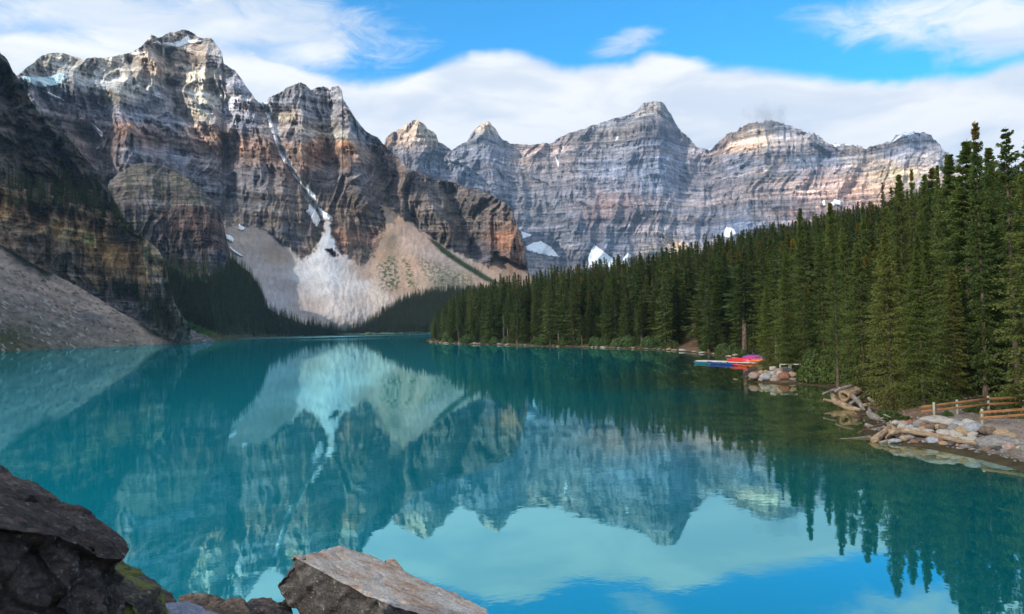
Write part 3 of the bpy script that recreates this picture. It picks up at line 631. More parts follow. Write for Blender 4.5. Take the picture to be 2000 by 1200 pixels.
# ---- forested slope behind the left shore
fl_top = [(250, 575), (300, 560), (325, 520), (345, 525), (375, 535), (410, 550), (440, 520), (455, 505), (470, 520), (490, 535), (514, 575), (520, 600), (545, 616), (595, 634), (647, 644), (700, 651), (760, 653), (800, 654)]
shoreF = [(250, 668), (350, 668), (416, 666.5), (450, 664), (490, 660.5), (520, 659), (560, 657.5), (600, 656), (650, 654.5), (700, 653), (740, 652.6), (800, 655.5)]
L = Sheet(250, 800, 300, 90, fl_top, [(x, y + 1) for x, y in shoreF], 1.0, 15)
X, Y = L.X, L.Y
rsh = interp(X, [(x, 9 / max(-tanel(x, y), 6e-3)) for x, y in shoreF])
rsh = np.minimum(rsh, 1150)
base = (9 + .52 * rsh) / (.52 - tanel(X, Y))
L.place(base + 3 * fbm2(X / 14, Y / 9, 4, 92))
cps = [(330, 600, rc(40, 46, 28)), (360, 530, rc(62, 76, 42)), (390, 545, rc(56, 72, 38)), (450, 620, rc(34, 40, 24)), (440, 655, rc(86, 80, 50)), (480, 650, rc(88, 82, 56)), (560, 652, rc(80, 76, 52)), (340, 640, rc(46, 74, 30)), (390, 650, rc(48, 76, 30)), (420, 600, rc(34, 42, 24)), (520, 640, rc(46, 52, 30)), (640, 652, rc(60, 84, 40)), (700, 651, rc(66, 90, 44))]
L.C = np.clip(idw(X, Y, cps) * np.clip(1 + .4 * fbm2(X / 6, Y / 5, 4, 93), .4, 1.6)[..., None], .005, .6)
L.build([('forest_floor', np.ones((L.ny - 1, L.nx - 1), bool), M_SOIL, dict(kind='structure', cat='hillside', label='steep forest ground rising from the left shore below the knob'))], back=(20, 5, 100, 60))

# ---- low wooded hill at the head of the lake
hd_top = [(640, 653), (690, 650), (712, 640), (735, 622), (760, 606), (785, 590), (810, 580), (850, 572), (900, 569), (960, 566), (1040, 570)]
H_ = Sheet(640, 1040, 200, 60, hd_top, 653.5, .8, 16)
X, Y = H_.X, H_.Y
base = (9 + .42 * 1010) / (.42 - tanel(X, Y)) + 2 * fbm2(X / 12, Y / 9, 4, 94)
H_.place(base)
H_.C = np.clip(np.array(rc(44, 52, 32)) * np.clip(1 + .4 * fbm2(X / 6, Y / 5, 4, 95), .4, 1.6)[..., None] + 0 * X[..., None], .005, .6)
sh_ = sst(Y, 648.5, 650.5)[..., None]; H_.C = H_.C * (1 - sh_) + np.array(rc(110, 108, 88)) * sh_
H_.build([('forest_hill', np.ones((H_.ny - 1, H_.nx - 1), bool), M_SOIL, dict(kind='structure', cat='hill', label='low wooded rise at the head of the lake in front of the scree'))], back=(20, 5, 100, 60))

# ------------------------------------------------------------------ snow and ice: each patch its own object lying on the rock
def patch(sheet, poly, label, mat=M_SNOW, name='snow_patch', cat='snow patch', thick=5.0, step=.8, jag=1.2, kind=None):
    xs = [p[0] for p in poly]; ys = [p[1] for p in poly]
    gx = np.arange(min(xs) - 1, max(xs) + 1, step); gy = np.arange(min(ys) - 1, max(ys) + 1, step)
    PX, PY = np.meshgrid(gx, gy)
    jx = jag * fbm2(PX / 5, PY / 5, 4, 21, .6); jy = jag * fbm2(PX / 5, PY / 5, 4, 22, .6)
    ins = poly_mask(PX + jx, PY + jy, poly)
    fm = ins[:-1, :-1] & ins[1:, :-1] & ins[:-1, 1:] & ins[1:, 1:]
    if not fm.any(): return
    d = poly_dist(PX, PY, poly); h = thick * (1 + 1.2 * sst(d, 0, 4))
    P0 = sheet.sample(PX, PY, 0)
    r_ = np.hypot(P0[..., 0], P0[..., 1])
    k = 5; pad = np.pad(r_, k // 2, 'edge'); r_s = sum(pad[i:i + r_.shape[0], j:j + r_.shape[1]] for i in range(k) for j in range(k)) / k / k
    r_s = np.minimum(r_s, r_) * .6 + r_ * .4
    P = at_r(PX, PY, np.minimum(r_s, r_) - h)
    n_ = PX.size; a = np.arange(n_).reshape(PX.shape)
    f = np.stack([a[1:, :-1], a[1:, 1:], a[:-1, 1:], a[:-1, :-1]], -1)[fm]
    u, inv = np.unique(f.ravel(), return_inverse=True); f = inv.reshape(-1, 4); V = P.reshape(-1, 3)[u]; Bk = at_r(PX, PY, r_ + 4).reshape(-1, 3)[u]
    E = {}
    for q in f:
        for i in range(4):
            e_ = (q[i], q[(i + 1) % 4])
            if (e_[1], e_[0]) in E: del E[(e_[1], e_[0])]
            else: E[e_] = 1
    nn_ = len(V); sk = np.array([[b_, a_, a_ + nn_, b_ + nn_] for a_, b_ in E], int)
    me = mesh_np(name, np.vstack([V, Bk]), np.vstack([f, sk]), mat)
    add_obj(name, me, label=label, cat=cat, kind=kind)
k35 = lambda pts, ox=0, oy=0, k=.35: [(ox + x * k, oy + y * k) for x, y in pts]
patch(C_, k35([(845, 240), (880, 225), (912, 236), (960, 238), (1012, 222), (1048, 192), (1062, 218), (1135, 226), (1120, 238), (1050, 244), (1000, 264), (945, 268), (938, 292), (915, 278), (880, 250)]), 'white snow cap lying below the highest summit', jag=.6)
patch(C_, k35([(725, 303), (770, 288), (828, 288), (785, 306), (745, 312)]), 'thin white snow strip on the shoulder left of the highest summit', jag=.5)
patch(C_, k35([(105, 419), (140, 425), (210, 430), (280, 424), (330, 408), (376, 402), (378, 440), (345, 470), (290, 478), (240, 492), (200, 480), (130, 450)]), 'pale blue hanging glacier on the shoulder above the dark left cliff', M_ICE, 'glacier', 'glacier')
patch(C_, k35([(225, 500), (262, 508), (310, 532), (352, 550), (362, 566), (300, 545), (240, 515)]), 'long thin snow tongue below the blue glacier', jag=.5)
patch(C_, k35([(495, 672), (522, 688), (548, 715), (578, 740), (570, 770), (545, 745), (510, 700)]), 'slanting white snow patch in the brown gully left of the orange band', jag=.6)
patch(C_, k35([(530, 826), (556, 814), (556, 828), (540, 836)]), 'tiny snow fleck below the slanting patch', jag=.3)
patch(C_, k35([(1440, 571), (1475, 570), (1502, 573), (1522, 600), (1490, 600), (1462, 590)]), 'snow in the saddle at the top of the long gully', jag=.5)
patch(C_, k35([(1598, 50), (1615, 62), (1642, 112), (1700, 180), (1742, 212), (1768, 240), (1764, 268), (1738, 262), (1704, 210), (1670, 165), (1634, 120)], 0, 300), 'narrow snow ribbon along the upper long gully', jag=.6)
patch(C_, k35([(1722, 275), (1742, 290), (1772, 335), (1792, 372), (1770, 412), (1746, 388), (1730, 345), (1703, 325), (1720, 308)], 0, 300), 'left wing of the snow at the foot of the gully', jag=.8)
patch(C_, k35([(1768, 293), (1800, 312), (1822, 330), (1856, 352), (1862, 380), (1836, 376), (1808, 366), (1788, 340)], 0, 300), 'right wing of the snow at the foot of the gully', jag=.8)
for j, (pa, lab) in enumerate([([(516, 206), (524, 226), (530, 244), (535, 262)], 'thin dirty snow thread at the top of the long gully'), ([(536, 264), (543, 284), (551, 304), (561, 322)], 'thin dirty snow thread in the middle of the long gully')]):
    patch(C_, [(x - 4.4, y) for x, y in pa] + [(x + 4.0, y) for x, y in pa[::-1]], lab, jag=.8)
patch(C_, k35([(1334, 390), (1346, 402), (1364, 408), (1364, 424), (1346, 433), (1328, 418)], 0, 300), 'small round snow patch at the top of the left scree', jag=.6)
patch(C_, k35([(1255, 448), (1290, 458), (1308, 476), (1302, 498), (1280, 490), (1262, 478)], 0, 300), 'snow patch between the knob and the left scree', jag=.6)
patch(C_, k35([(1274, 505), (1296, 528), (1330, 552), (1362, 576), (1340, 572), (1300, 552), (1280, 530)], 0, 300), 'thin snow strip beside the dark trees at the scree edge', jag=.6)
A_off = dict(thick=10.0)
patch(A, [(1017, 450), (1028, 455), (1041, 459), (1030, 464), (1020, 467)], 'small snow bit beside the rusty buttress', jag=.6, **A_off)
patch(A, [(1026, 482), (1040, 474), (1056, 471), (1072, 479), (1082, 488), (1094, 503), (1070, 500), (1045, 494), (1030, 490)], 'broad white snowfield at the foot of the wall beside the rusty buttress', jag=1, **A_off)
patch(A, k35([(330, 770), (358, 728), (400, 758), (440, 792), (470, 830), (330, 830)], 1000, 150, .45), 'triangular snow cone below the middle of the far wall', jag=1, **A_off)
patch(A, k35([(475, 800), (500, 764), (520, 775), (525, 830), (470, 830)], 1000, 150, .45), 'smaller snow cone right of the triangular one', jag=1, **A_off)
patch(A, k35([(918, 672), (930, 650), (962, 658), (975, 680), (940, 700), (915, 695)], 1000, 150, .45), 'snow patch just above the treetops near the wall centre', jag=1, **A_off)
patch(A, k35([(1382, 548), (1400, 532), (1430, 538), (1432, 562), (1405, 556), (1392, 566)], 1000, 150, .45), 'bright forked snow patch low on the wall near the right treetops', jag=1.4, **A_off)
patch(A, k35([(1345, 540), (1358, 534), (1362, 556), (1352, 566)], 1000, 150, .45), 'small upright snow patch left of the forked one', jag=.8, **A_off)
patch(A, k35([(184, 340), (194, 350), (206, 372), (205, 398), (196, 385)], 1000, 150, .45), 'thin snow line high on the wall left of the broad summit', jag=.4, **A_off)
patch(A, k35([(444, 284), (456, 256), (467, 262), (458, 276)], 1000, 150, .45), 'small snow streak under the broad summit', jag=.4, **A_off)
patch(A, k35([(848, 318), (884, 300), (876, 314), (858, 324)], 1000, 150, .45), 'snow lip in the deep notch of the wall', jag=.3, **A_off)
patch(A, k35([(1390, 292), (1412, 290), (1432, 296), (1424, 304), (1400, 306)], 1000, 150, .45), 'snow on the ridge between the two right summits', jag=.4, **A_off)
patch(A, k35([(1436, 290), (1470, 294), (1450, 302)], 1000, 150, .45), 'small snow strip further right on the same ridge', jag=.4, **A_off)
patch(A, k35([(1690, 246), (1712, 243), (1752, 242), (1744, 252), (1705, 258), (1660, 284), (1648, 286), (1668, 264)], 1000, 150, .45), 'snow dusting on the flat top of the rightmost summit', jag=.5, **A_off)
# ------------------------------------------------------------------ right bank: shoreline in world metres
shore_px = [(838, 664), (836, 666), (842, 669), (870, 671), (920, 673), (1000, 675), (1060, 677), (1120, 678), (1180, 680), (1240, 682), (1300, 684), (1350, 688), (1385, 692), (1420, 697), (1462, 706), (1480, 722), (1466, 737), (1490, 746), (1530, 750), (1558, 748), (1600, 752), (1640, 757), (1668, 772), (1690, 790), (1706, 806), (1730, 822), (1726, 846), (1745, 858), (1790, 866), (1850, 874), (1900, 884), (1960, 896), (2010, 908), (2100, 935), (2250, 985), (2500, 1090)]
shore = [tuple(at_z(x, y)[:2]) for x, y in shore_px]
back_px = [(845, 661), (900, 660.5)]
land = [(shore[0][0] - 8, shore[0][1] + 60), (140, 1200), (900, 1400), (1200, 600), (900, -60), (40, -60)]
bank_poly = shore + [(60, 6), (60, -60), (900, -60), (1400, 700), (900, 1500), (60, 1500), (shore[0][0] + 25, shore[0][1] + 90)]
def shore_sd(x, y):
    """signed distance to the right shoreline, positive on land"""
    d = poly_dist(x, y, bank_poly); return np.where(poly_mask(x, y, bank_poly), d, -d)
def bank_z(x, y, d=None):
    d = shore_sd(x, y) if d is None else d
    r = np.hypot(x, y)
    near = 1 - sst(r, 70, 110)                      # the path area close by is level
    flat = near * 14 + (1 - near) * 6
    up = np.maximum(d - flat, 0)
    far_ = sst(r, 240, 420)
    z = np.where(d > 0, (.04 + .25 * np.minimum(d, 3.8)) + .02 * np.minimum(d, flat) + .20 * up - .06 * far_ * up + .0002 * up ** 2, np.maximum(.25 + .16 * d, -6))
    z = z + .25 * fbm2(x / 9, y / 9, 3, 120) * sst(d, 1, 8) + .05 * fbm2(x / 1.3, y / 1.3, 3, 121) * sst(d, -1, 1) + 1.5 * fbm2(x / 60, y / 60, 2, 122) * sst(d, 20, 60)
    return z
th = np.linspace(math.radians(-14), math.radians(62), 620); rr_ = np.exp(np.linspace(math.log(26), math.log(1100), 420))
TH, RR = np.meshgrid(th, rr_)
BX, BY = np.sin(TH) * RR, np.cos(TH) * RR
BD = shore_sd(BX, BY); BZ = bank_z(BX, BY, BD)
BPX, BPY = project(np.stack([BX, BY, BZ], -1))
rc = lambda r, g, b: srgb(r, g, b, 1.0)
duff = np.array(rc(62, 52, 34)); moss = np.array(rc(58, 72, 30)); dirt = np.array(rc(118, 96, 76)); gravel = np.array(rc(132, 118, 108)); wet = np.array(rc(70, 62, 44)); grassy = np.array(rc(88, 84, 44))
n_ = fbm2(BX / 5, BY / 5, 4, 123)[..., None]; n2_ = fbm2(BX / 1.2, BY / 1.2, 4, 124)[..., None]
cc = duff + (moss - duff) * sst(n_, -.1, .3)
edge_ = (1 - sst(BD, .3, 1.6 + .6 * n_[..., 0]))[..., None]; cc = cc * (1 - edge_) + dirt * edge_
path_line = [tuple(at_z(x, y, 1.2)[:2]) for x, y in [(1762, 800), (1785, 812), (1830, 832), (1900, 845), (1990, 830), (2100, 840), (2300, 870)]]
pd = poly_dist(BX, BY, path_line, False)
pm = (1 - sst(pd + n_[..., 0] * 1.5, 3.2, 5.0))[..., None]; cc = cc * (1 - pm) + gravel * pm
path2 = [tuple(at_z(x, y, 1.0)[:2]) for x, y in [(1335, 686), (1350, 680), (1366, 668), (1385, 655)]]
pm2 = (1 - sst(poly_dist(BX, BY, path2, False), 2.5, 5.0))[..., None]; cc = cc * (1 - pm2) + dirt * .8 * pm2
path3 = [tuple(at_z(x, y, 1.3)[:2]) for x, y in [(1785, 815), (1792, 795), (1800, 770)]]
pm3 = (1 - sst(poly_dist(BX, BY, path3, False), 1.2, 2.4))[..., None]; cc = cc * (1 - pm3) + dirt * .8 * pm3
wet_ = (1 - sst(BD, -.3, .5))[..., None]; cc = cc * (1 - wet_) + wet * wet_
cc = cc * np.clip(1 + .25 * n_ + .3 * n2_, .4, 1.7)
a = np.arange(BX.size).reshape(BX.shape)
F = np.stack([a[:-1, :-1], a[:-1, 1:], a[1:, 1:], a[1:, :-1]], -1)
keep = (BD[:-1, :-1] > -18)
f = F[keep]; u, inv = np.unique(f.ravel(), return_inverse=True)
V = np.stack([BX, BY, BZ], -1).reshape(-1, 3)
M_BANK = plain_vc('bank_soil', 1.6, .12, .65, 1.35, .9)
add_obj('ground', mesh_np('ground', V[u], inv.reshape(-1, 4), M_BANK, cc.reshape(-1, 3)[u]), kind='structure', label='right bank of soil, gravel path and mossy forest floor', cat='ground')

# ------------------------------------------------------------------ lake
th = np.linspace(math.radians(-80), math.radians(80), 420); rr_ = np.concatenate([[0.5], np.exp(np.linspace(math.log(4), math.log(9000), 360))])
TH, RR = np.meshgrid(th, rr_); WX, WY = np.sin(TH) * RR, np.cos(TH) * RR
sd = shore_sd(WX, WY)
shal = sst(sd + 2.5 * fbm2(WX / 8, WY / 8, 3, 130), -30, -2) * (1 - sst(RR, 130, 330)) * sst(RR, 42, 60)
shal_f = sst(sd, -9, -1) * sst(RR, 130, 330) * .7
# far shelf: paler milky water toward the head of the lake
milky = sst(RR, 420, 900)
SH = np.stack([np.maximum(shal, shal_f), milky, sst(sd, -70, -8) * (1 - sst(RR, 150, 350))], -1)
a = np.arange(WX.size).reshape(WX.shape); F = np.stack([a[:-1, :-1], a[:-1, 1:], a[1:, 1:], a[1:, :-1]], -1).reshape(-1, 4)
m, t = new_mat('lake_water')
att = t.sep(t.n('ShaderNodeAttribute', attribute_name='Col').outputs['Color'])
g = t.n('ShaderNodeNewGeometry').outputs['Position']
blot = t.noise(g, .35, 6, .6)
deep = t.mix(att[1], (.0, .29, .365), (.02, .40, .45))
bot_ = t.mix(t.step(blot, .35, .65), srgb(40, 66, 44), srgb(92, 98, 60))
deep = t.mix(att[2], deep, (.0, .11, .13))
col = t.mix(t.math('MULTIPLY', att[0], .95), deep, bot_)
wv = t.noise(t.vmath('MULTIPLY', g, (1, 1, 0)), .9, 3, .55)
wv2 = t.noise(t.vmath('MULTIPLY', g, (.5, 1, 0)), .12, 3, .5)
lane = t.step(t.noise(t.vmath('MULTIPLY', g, (.35, 1, 0)), .035, 4, .6), .42, .62, .45, 2.0)
hgt = t.math('ADD', t.math('MULTIPLY', t.math('MULTIPLY', wv, .0024), lane), t.math('MULTIPLY', wv2, .0036))
bp = t.n('ShaderNodeBump'); bp.inputs['Strength'].default_value = 1.0; bp.inputs['Distance'].default_value = 1.0
t.put(bp.inputs['Height'], hgt)
df = t.n('ShaderNodeBsdfDiffuse'); t.put(df.inputs[0], col)
gl = t.n('ShaderNodeBsdfGlossy'); t.put(gl.inputs['Color'], t.mix(att[0], (.47, .95, 1.0), (.80, .78, .62))); t.put(gl.inputs['Roughness'], t.math('ADD', .018, t.math('MULTIPLY', t.math('MULTIPLY', att[1], t.step(t.noise(t.vmath('MULTIPLY', g, (.3, 1, 0)), .012, 3, .5), .35, .6)), .22))); t.nt.links.new(bp.outputs[0], gl.inputs['Normal'])
inc = t.n('ShaderNodeNewGeometry').outputs['Incoming']; cs = t.math('ABSOLUTE', t.sep(inc)[2])
fr = t.math('ADD', .19, t.math('MULTIPLY', .76, t.math('POWER', t.math('SUBTRACT', 1.0, cs), 3.1)))
mxs = t.n('ShaderNodeMixShader'); t.put(mxs.inputs[0], fr); t.nt.links.new(df.outputs[0], mxs.inputs[1]); t.nt.links.new(gl.outputs[0], mxs.inputs[2])
o = t.n('ShaderNodeOutputMaterial'); t.nt.links.new(mxs.outputs[0], o.inputs[0]); M_WATER = m
add_obj('lake', mesh_np('lake', np.stack([WX, WY, 0 * WX], -1), F, M_WATER, SH, smooth=True), kind='structure', label='turquoise glacial lake mirroring the mountains', cat='lake')
# plain ground sheet under everything, out to the horizon
gm = mesh_np('terrain', [(-30000, -30000, -7), (30000, -30000, -7), (30000, 30000, -7), (-30000, 30000, -7)], [(0, 1, 2, 3)], M_SOIL, np.array([rc(90, 85, 70)] * 4))
add_obj('terrain', gm, kind='structure', label='valley ground beneath the lake and mountains', cat='terrain')
# ------------------------------------------------------------------ unseen cloud deck added to shape the sunlight (behind the left shoulder), and the haze
DECK_Z = 3000.0
lit = [(C_, 195, 160, 44, 34), (C_, 228, 186, 36, 14), (C_, 405, 185, 40, 62), (C_, 385, 228, 34, 26), (C_, 110, 125, 40, 14), (C_, 606, 255, 15, 20), (C_, 662, 262, 20, 24), (C_, 640, 282, 50, 13), (C_, 660, 215, 20, 25), (C_, 375, 75, 30, 14), (C_, 470, 285, 40, 10), (B, 810, 262, 75, 34), (A, 948, 250, 34, 22),
       (A, 1480, 274, 80, 26), (A, 1560, 272, 60, 18), (A, 1735, 350, 115, 48), (A, 1835, 340, 60, 46), (A, 1330, 490, 60, 16), (A, 1270, 212, 30, 12), (A, 1650, 370, 95, 32), (A, 1270, 225, 45, 22), (A, 1080, 300, 60, 16), (C_, 995, 470, 18, 22)]
gx = np.arange(-9500, 2600, 28.0); gy = np.arange(-5200, 4300, 28.0)
GX, GY = np.meshgrid(gx, gy)
op = .62 + .35 * fbm2(GX / 900, GY / 900, 5, 140, .55)
# gaps in the deck placed so the sun reaches the listed spots
hole = np.zeros(GX.shape)
for sh, px, py, wx, wy in lit:
    p = sh.sample(np.array([px]), np.array([py]))[0]
    tt_ = (DECK_Z - p[2]) / SUN_DIR[2]; q = p + SUN_DIR * tt_
    rr0 = np.hypot(p[0], p[1]); ww = wx * rr0 / FPX; hh = wy * rr0 / FPX
    # footprint: along the horizontal cross direction by width, along the sun direction by height
    ax = SUN_DIR[:2] / np.linalg.norm(SUN_DIR[:2])
    ux, uy = GX - q[0], GY - q[1]; al = ux * ax[0] + uy * ax[1]; cr = -ux * ax[1] + uy * ax[0]
    wc = max(ww * abs(ax[0]) * .0 + ww * .45, 30); wa = max(hh / math.tan(SUN_EL) * .9 + ww * .35, 40)
    # project the width along x onto the two axes
    s_al = math.hypot(ww * ax[0], hh / math.tan(SUN_EL) * .75); s_cr = max(ww * abs(ax[1]) + 25, 45)
    hole = np.maximum(hole, np.exp(-((al / s_al) ** 2 + (cr / s_cr) ** 2)))
op = op - 1.6 * np.minimum(hole * 1.4, 1) * (1 + .5 * fbm2(GX / 120, GY / 120, 4, 141))
fm = (op[:-1, :-1] > .12)
th_ = 130 * np.sqrt(np.clip(op - .05, 0, 1)) + 25 * fbm2(GX / 300, GY / 300, 4, 142)
a = np.arange(GX.size).reshape(GX.shape)
F = np.stack([a[:-1, :-1], a[:-1, 1:], a[1:, 1:], a[1:, :-1]], -1)[fm]
nn_ = GX.size
V = np.vstack([np.stack([GX, GY, DECK_Z + np.maximum(th_, 1)], -1).reshape(-1, 3), np.stack([GX, GY, DECK_Z - np.maximum(th_, 1) * .5], -1).reshape(-1, 3)])
F = np.vstack([F, F[:, ::-1] + nn_])
m, t = new_mat('cloud')
d1 = t.n('ShaderNodeBsdfDiffuse'); d1.inputs[0].default_value = (.9, .9, .9, 1)
d2 = t.n('ShaderNodeBsdfTranslucent'); d2.inputs[0].default_value = (.9, .9, .9, 1)
mx = t.n('ShaderNodeMixShader'); mx.inputs[0].default_value = .6; t.nt.links.new(d1.outputs[0], mx.inputs[1]); t.nt.links.new(d2.outputs[0], mx.inputs[2])
tr = t.n('ShaderNodeBsdfTransparent'); mx2 = t.n('ShaderNodeMixShader'); mx2.inputs[0].default_value = .34
t.nt.links.new(tr.outputs[0], mx2.inputs[1]); t.nt.links.new(mx.outputs[0], mx2.inputs[2])
o = t.n('ShaderNodeOutputMaterial'); t.nt.links.new(mx2.outputs[0], o.inputs[0])
add_obj('cloud', mesh_np('cloud', V, F, m, smooth=True), kind='structure', label='unseen broken cloud deck added so its gaps let sun on chosen cliffs', cat='cloud')

HAZE = 4.2e-5
m, t = new_mat('haze')
pv = t.n('ShaderNodeVolumePrincipled'); pv.inputs['Color'].default_value = (.50, .72, 1.0, 1); pv.inputs['Density'].default_value = HAZE; pv.inputs['Anisotropy'].default_value = .2
o = t.n('ShaderNodeOutputMaterial'); t.nt.links.new(pv.outputs[0], o.inputs[1])
x0, x1, y0, y1, z0, z1 = -31000, 31000, -31000, 31000, -9, 1900
V = [(x, y, z) for z in (z0, z1) for y in (y0, y1) for x in (x0, x1)]
add_obj('haze', mesh_np('haze', V, [(0, 2, 3, 1), (4, 5, 7, 6), (0, 1, 5, 4), (2, 6, 7, 3), (0, 4, 6, 2), (1, 3, 7, 5)], m), kind='stuff', label='thin blue air between the lake and the far wall', cat='haze')

# wisp of cloud caught on the third far summit
m, t = new_mat('summit_wisp')
g = t.n('ShaderNodeNewGeometry').outputs['Position']; oc = t.n('ShaderNodeTexCoord').outputs['Object']
rad_ = t.n('ShaderNodeVectorMath', operation='LENGTH'); t.put(rad_.inputs[0], oc)
dn = t.math('MULTIPLY', t.step(t.math('SUBTRACT', t.noise(g, .011, 5, .6), t.math('MULTIPLY', rad_.outputs['Value'], .26)), .26, .56), .0075)
pv = t.n('ShaderNodeVolumePrincipled'); pv.inputs['Color'].default_value = (1, 1, 1, 1); t.put(pv.inputs['Density'], dn); pv.inputs['Anisotropy'].default_value = .3
o = t.n('ShaderNodeOutputMaterial'); t.nt.links.new(pv.outputs[0], o.inputs[1])
import bmesh as _bm
b__ = _bm.new(); _bm.ops.create_icosphere(b__, subdivisions=3, radius=1); me = bpy.data.meshes.new('cloud'); b__.to_mesh(me); b__.free(); me.materials.append(m)
p = A.sample(np.array([1492.]), np.array([244.]))[0]; o = add_obj('cloud', me, label='small grey wisp of cloud clinging to the third far summit', cat='cloud'); o.location = (p[0], p[1] - 60, p[2] + 40); o.scale = (170, 150, 95)
# ------------------------------------------------------------------ conifers
def foliage_mat(name, c1, c2, c3, tr=.25):
    m, t = new_mat(name)
    at = t.n('ShaderNodeAttribute', attribute_name='Col').outputs['Color']
    rnd = t.n('ShaderNodeObjectInfo').outputs['Random']
    g = t.n('ShaderNodeNewGeometry').outputs['Position']
    nz = t.noise(g, .8, 4, .6)
    base = t.ramp(rnd, [(0, c1), (.45, c2), (.8, c1), (1, c3)])
    k = t.lin(nz, .3, .7, .65, 1.4)
    col = t.vmath('MULTIPLY', t.vmath('MULTIPLY', base, at), t.xyz(k, k, k))
    d = t.n('ShaderNodeBsdfPrincipled'); t.put(d.inputs['Base Color'], col); d.inputs['Roughness'].default_value = .6; d.inputs['Specular IOR Level'].default_value = .25
    tl = t.n('ShaderNodeBsdfTranslucent'); t.put(tl.inputs[0], t.vmath('MULTIPLY', col, (1.3, 1.35, .7)))
    mx = t.n('ShaderNodeMixShader'); mx.inputs[0].default_value = tr; t.nt.links.new(d.outputs[0], mx.inputs[1]); t.nt.links.new(tl.outputs[0], mx.inputs[2])
    o = t.n('ShaderNodeOutputMaterial'); t.nt.links.new(mx.outputs[0], o.inputs[0]); return m
M_NEEDLE = foliage_mat('needles', (.078, .108, .030), (.125, .150, .036), (.165, .165, .044), .4)
M_NEEDLE_FAR = foliage_mat('needles_far', (.095, .125, .050), (.120, .150, .055), (.135, .155, .060))
M_LEAF = foliage_mat('shrub_leaves', (.060, .100, .030), (.085, .125, .040), (.11, .14, .05))
M_LEAF_DARK = foliage_mat('dark_shrub_leaves', (.062, .092, .024), (.075, .105, .028), (.09, .115, .03))
m, t = new_mat('bark')
g = t.n('ShaderNodeTexCoord').outputs['Object']
nz = t.noise(t.vmath('MULTIPLY', g, (6, 6, 1.2)), 1.5, 6, .65)
M_BARK = finish(m, t, t.ramp(nz, [(.3, srgb(52, 42, 36)), (.55, srgb(104, 88, 76)), (.75, srgb(148, 130, 112))]), .9, nz, .8, .05, .2)
m, t = new_mat('dead_wood')
g = t.n('ShaderNodeTexCoord').outputs['Object']
nz = t.noise(t.vmath('MULTIPLY', g, (6, 6, 1.2)), 1.5, 6, .65)
M_DEAD = finish(m, t, t.ramp(nz, [(.3, srgb(110, 100, 96)), (.7, srgb(185, 175, 168))]), .9, nz, .6, .04, .2)

def tube(path, rad, sides=6):
    path = np.asarray(path, float); n = len(path); rad = np.broadcast_to(rad, n)
    V = []; 
    for i in range(n):
        d = path[min(i + 1, n - 1)] - path[max(i - 1, 0)]; d = d / (np.linalg.norm(d) + 1e-9)
        a = np.cross(d, [0, 0, 1.0]) if abs(d[2]) < .9 else np.cross(d, [1.0, 0, 0]); a /= np.linalg.norm(a); b = np.cross(d, a)
        th = np.arange(sides) * 2 * np.pi / sides
        V.append(path[i] + rad[i] * (np.cos(th)[:, None] * a + np.sin(th)[:, None] * b))
    V = np.vstack(V); F = []
    for i in range(n - 1):
        for k in range(sides):
            k2 = (k + 1) % sides; F.append((i * sides + k, i * sides + k2, (i + 1) * sides + k2, (i + 1) * sides + k))
    return V, np.array(F)
def tri_join(parts):
    """parts: list of (V, F tri/quad) -> V, F tri"""
    Vs, Fs, o = [], [], 0
    for V, F in parts:
        F = np.asarray(F)
        if F.shape[1] == 4: F = np.vstack([F[:, [0, 1, 2]], F[:, [0, 2, 3]]])
        Vs.append(V); Fs.append(F + o); o += len(V)
    return np.vstack(Vs), np.vstack(Fs)
